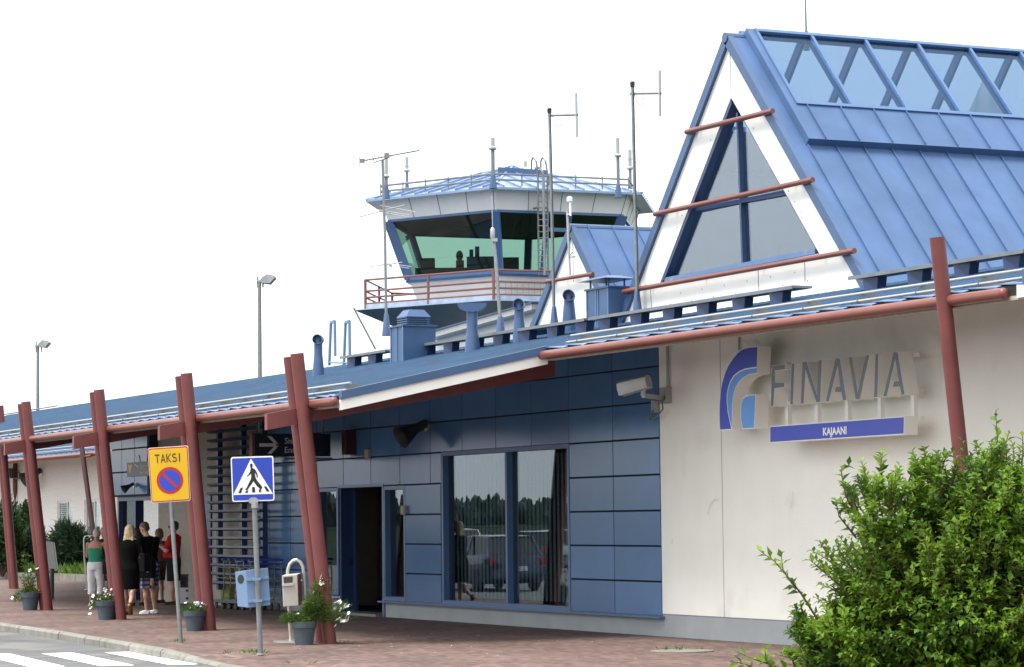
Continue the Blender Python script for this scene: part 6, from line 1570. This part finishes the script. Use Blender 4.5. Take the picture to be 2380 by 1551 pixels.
bush('green_bush', 'large leafy green bush in the right foreground with long upright shoots',
  [(2260,1470,310,300,.8),(2055,1210,95,135,.4),(2310,1230,140,170,.6),(1985,1500,150,105,.5),(2175,1170,95,95,.4),(2060,1400,110,95,.5)],
  [[(1900,1440,0),(1862,1380,0),(1830,1340,-.1),(1800,1305,-.1),(1765,1280,-.1)],[(1850,1370,0),(1820,1325,.05),(1815,1285,.1)],
   [(2290,1150,0),(2310,1090,0),(2318,1020,0),(2314,955,0)],[(2310,1090,0),(2335,1040,.1),(2345,1005,.1)],
   [(2080,1200,0),(2055,1140,0),(2045,1090,-.1),(2052,1052,-.1)],[(2000,1220,0),(1965,1150,0),(1955,1095,0),(1975,1080,0)],[(1990,1250,0),(1950,1200,0),(1942,1160,.05)],
   [(2240,1150,0),(2245,1080,0),(2236,1020,0)],[(2150,1150,0),(2135,1090,0),(2120,1045,0)],[(2370,1120,0),(2378,1050,0),(2376,1010,0)],[(2180,1130,0),(2195,1070,0),(2215,1048,0)],
   [(1930,1500,0),(1870,1470,0),(1845,1445,0)],[(1950,1360,0),(1905,1320,0),(1880,1300,0)],
   [(1830,1560,0),(1790,1545,0),(1745,1530,0),(1712,1515,0)],[(1800,1560,0),(1780,1535,0),(1778,1505,0)],[(1850,1560,0),(1840,1530,0),(1800,1520,0)],[(1760,1560,0),(1735,1545,0),(1705,1538,0)]],
  BD, 2700, 16, .068, [M['leaf']], (2230,1600), 12000)
# ------------------------------------------------------------------ planting bed at the far left
KL, KR = PZ(-40,1345,0), PZ(205,1352,0)
m = MB(); d_ = (KR-KL).normalized(); n_ = V3((-d_.y, d_.x, 0)); n_ = n_ if n_.y > 0 else -n_; L_ = (KR-KL).length; i = 0
while i*1.2 < L_: 
    a = KL+d_*(i*1.2+.01); b2 = KL+d_*min(L_, i*1.2+1.19); m.obox((a+b2)/2+n_*.08+V3((0,0,.06)), d_*((b2-a).length/2), n_*.08, V3((0,0,.16))); i += 1
tag(m.build('planter_kerb', M['kerb']), 'low grey concrete edging around the planting bed at the far left', 'edging')
m = MB(); m.prism([KL+n_*.16+V3((0,0,.0)), KR+n_*.16, KR+n_*5, KL+n_*5], (0,0,.16)); struct(m.build('planting_soil', M['soil']))
n = 5200; uu = RNG.uniform(0,1,n); vv = RNG.uniform(.2,3.2,n); P_ = np.array([tuple(KL+d_*(u*L_)+n_*v_+V3((0,0,.16))) for u, v_ in zip(uu,vv)]); q = RNG.normal(size=(n,3))*.5; q[:,2] = 1
v, f = leaf_batch(P_, q, RNG.normal(size=(n,3)), RNG.uniform(.15,.5,n), RNG.uniform(.02,.05,n)); struct(mesh_np('ground_cover', v, f, M['grass']), 'stuff')
def far_bush(label, ells, mat_, leaf, n, cat='shrub', depth=88, wid=.22, up=.4, name='shrub'):
    b = PD(ells[0][0], 1340, depth); o = thing(name, label, cat, (b.x,b.y,.1), 'shrubs in the planting bed'); k = depth/F_PX; P_, D_ = [], []; st = MB()
    tot = sum(e[2]*e[3] for e in ells)
    for cx, cy, rx, ry in ells:
        c = PD(cx, cy, depth); m_ = int(n*rx*ry/tot); q = RNG.normal(size=(m_,3)); q /= np.linalg.norm(q,axis=1,keepdims=True)
        r = RNG.uniform(.45,1.08,(m_,1)); 
        r = r*np.array([[1+.25*noise.noise(V3(t)*3+c)] for t in q])
        P_.append(np.array(c)+q[:,:1]*r*rx*k*np.array(RH)+q[:,1:2]*r*rx*k*.8*np.array(FH)+q[:,2:]*r*ry*k*np.array((0,0,1))); D_.append(q+RNG.normal(size=(m_,3))*.5+np.array([0,0,up]))
        st.pipe([(b.x,b.y,.1), c-V3((0,0,ry*k*.5)), c+V3((0,0,ry*k*.5))], [.06,.04,.015], 6)
    P_, D_ = np.concatenate(P_), np.concatenate(D_); v, f = leaf_batch(P_, D_, RNG.normal(size=P_.shape), RNG.uniform(.6,1.3,len(P_))*leaf, RNG.uniform(.7,1.2,len(P_))*leaf*wid)
    mesh_np('foliage', v, f, mat_, o); st.build('branches', M['stem'], o)
far_bush('dark feathery juniper mound right of the grey pillar', [(165,1285,48,52),(150,1255,26,36),(185,1300,30,34),(140,1300,30,36)], M['leafpine'], .30, 9000, wid=.07)
far_bush('dark juniper behind the second column pair at the far left', [(78,1285,38,48),(95,1300,30,34)], M['leafpine'], .30, 5200, wid=.07, depth=90)
far_bush('taller pale green deciduous shrub near the left edge with loose twigs', [(62,1205,22,34),(50,1240,30,34),(80,1225,16,28)], M['leafdk'], .16, 2600, depth=91, wid=.3)
far_bush('round deciduous shrub at the very left edge', [(5,1230,42,68),(-15,1260,45,60),(26,1275,30,46)], M['leafdk'], .17, 5200, depth=89, wid=.3)
# ------------------------------------------------------------------ far wood across the airfield road: seen only in the window panes
P_ = []; F_ = []
rnd = random.Random(5)
fw = MB()
for i in range(1500):
    u = rnd.random(); x = -610-rnd.random()*70; y = -90-u*420; a = math.atan2(-y, -x)
    base = 7.2 if math.degrees(a) > 22.5 else 9.0
    h = base*rnd.uniform(.75,1.18)*(1+.25*noise.noise(V3((y*.03,0,0)))); r = rnd.uniform(.9,1.7)
    if rnd.random() < .6:
        fw.lathe((x,y,-.1), [(r,.8),(r*.8,h*.35),(r*.85,h*.36),(r*.5,h*.62),(r*.55,h*.63),(.05,h)], 7)
    else:
        fw.ell((x,y,h*.55), r*1.3, r*1.3, h*.45, None, 7, 5)
fwo = struct(fw.build('far_wood', mat('far_wood_green', (.035,.055,.045), .95, 0, .35, .4)), 'stuff')
dm = fwo.data
for v_ in dm.vertices: v_.co += V3((rnd.uniform(-.35,.35), rnd.uniform(-.35,.35), rnd.uniform(-.3,.3)))
# ------------------------------------------------------------------ parked cars, just outside the frame, mirrored in the panes
def mirrored(px, py):
    p = PZ(px, py, -.12); return V3((p.x, -p.y, -.12))
PAINT = lambda n_, c: mat(n_, c, .25, .2, .02, 3, coat=.8)
def car(loc, ang, label, paint, plate=None, wagon=True):
    o = thing('parked_car', label, 'car', loc, 'cars parked along the street')
    o.rotation_euler = (0,0,ang); L2 = 2.15; b0 = V3(loc)
    def at(x, y, z): return b0+V3((x,y,z))
    def sec(x, w_, zl, zb): return [at(x,-w_*.92,zl),at(x,-w_,zl+.12),at(x,-w_,zb-.12),at(x,-w_*.93,zb),at(x,w_*.93,zb),at(x,w_,zb-.12),at(x,w_,zl+.12),at(x,w_*.92,zl)]
    m = MB(); m.loft([sec(-2.15,.70,.32,.62),sec(-2.05,.80,.24,.72),sec(-1.5,.86,.2,.83),sec(-.8,.87,.2,.93),sec(.8,.87,.2,.95),sec(1.7,.86,.2,.97),sec(2.05,.82,.26,.95),sec(2.15,.74,.34,.80)]); m.build('body', paint, o, smooth=True)
    re = 1.95 if wagon else 1.35
    m = MB(); cs_ = [(-.95,.80,.92,.93),(-.15,.72,.92,1.42),(.4,.70,.92,1.46),(re-.35,.70,.92,1.42),(re,.74,.92,.97)]
    m.loft([[at(x,-w_,zl),at(x,-w_*.84 if zt_ > 1 else -w_*.98,zt_),at(x,w_*.84 if zt_ > 1 else w_*.98,zt_),at(x,w_,zl)] for x, w_, zl, zt_ in cs_]); gl_ = m.build('windows', mat('car_glass_'+str(len(bpy.data.materials)), (.01,.012,.014), .05, 0, 0, 1), o)
    m = MB(); m.loft([[at(-.2,-.6,1.41),at(-.2,.6,1.41),at(-.2,.58,1.445),at(-.2,-.58,1.445)],[at(.4,-.6,1.45),at(.4,.6,1.45),at(.4,.58,1.485),at(.4,-.58,1.485)],[at(re-.33,-.6,1.41),at(re-.33,.6,1.41),at(re-.33,.58,1.45),at(re-.33,-.58,1.45)]])
    for s_ in (-1,1):
        for x0, x1 in ((-.93,-.18),(re+.0,re-.34)): m.beam(at(x0,.78*s_ if x0 < 0 else .73*s_,.94), at(x1,.61*s_,1.43), .06, .06)
        m.beam(at(.45,.80*s_,.94), at(.45,.615*s_,1.45), .07,.04)
    m.build('roof', paint, o)
    for x in (-1.32,1.30):
        for s_ in (-1,1):
            m = MB(); m.lathe(at(x,.72*s_,.31), [(.10,0),(.30,0),(.315,.03),(.315,.13),(.29,.16),(.2,.165)], 22, axis=(0,s_,0)); w_ = m.build('wheel', M['black'], o, smooth=True)
            m = MB(); m.lathe(at(x,.87*s_,.31), [(.02,.012),(.19,.012),(.2,.0)], 16, axis=(0,s_,0)); m.build('rim', M['alum'], w_)
    for s_ in (-1,1):
        m = MB(); m.obox(at(2.10,.68*s_,.78), V3((.05,0,0)), V3((0,.10,0)), V3((0,0,.10))); m.build('tail_light', M['sred'], o)
        m = MB(); m.obox(at(-2.08,.60*s_,.62), V3((.05,0,0)), V3((0,.15,0)), V3((0,0,.06))); m.build('headlight', M['alum'], o)
    m = MB(); m.obox(at(2.16,0,.60), V3((.008,0,0)), V3((0,.26,0)), V3((0,0,.058))); pl_ = m.build('number_plate', M['signwhite'], o)
    if plate: text_obj(plate, 'plate_lettering', M['sblack'], pl_, at(2.17,-.21,.56), (0,1,0), (0,0,1), .08, .42)
    return o
car(mirrored(1120,1372), R(4), 'dark blue estate car whose rear shows in the left half of the big window', PAINT('dark_blue_paint',(.012,.02,.06)), 'JGY-256')
car(mirrored(1245,1330), R(40), 'dark saloon car standing askew behind the estate car', PAINT('anthracite_paint',(.02,.022,.026)), None, False)
car(mirrored(1312,1318), R(60), 'wine red car farthest along the street', PAINT('wine_paint',(.09,.02,.03)), None, True)
car(mirrored(1045,1300), R(2), 'white estate car parked beyond the dark blue estate car', PAINT('white_car_paint',(.6,.6,.6)))
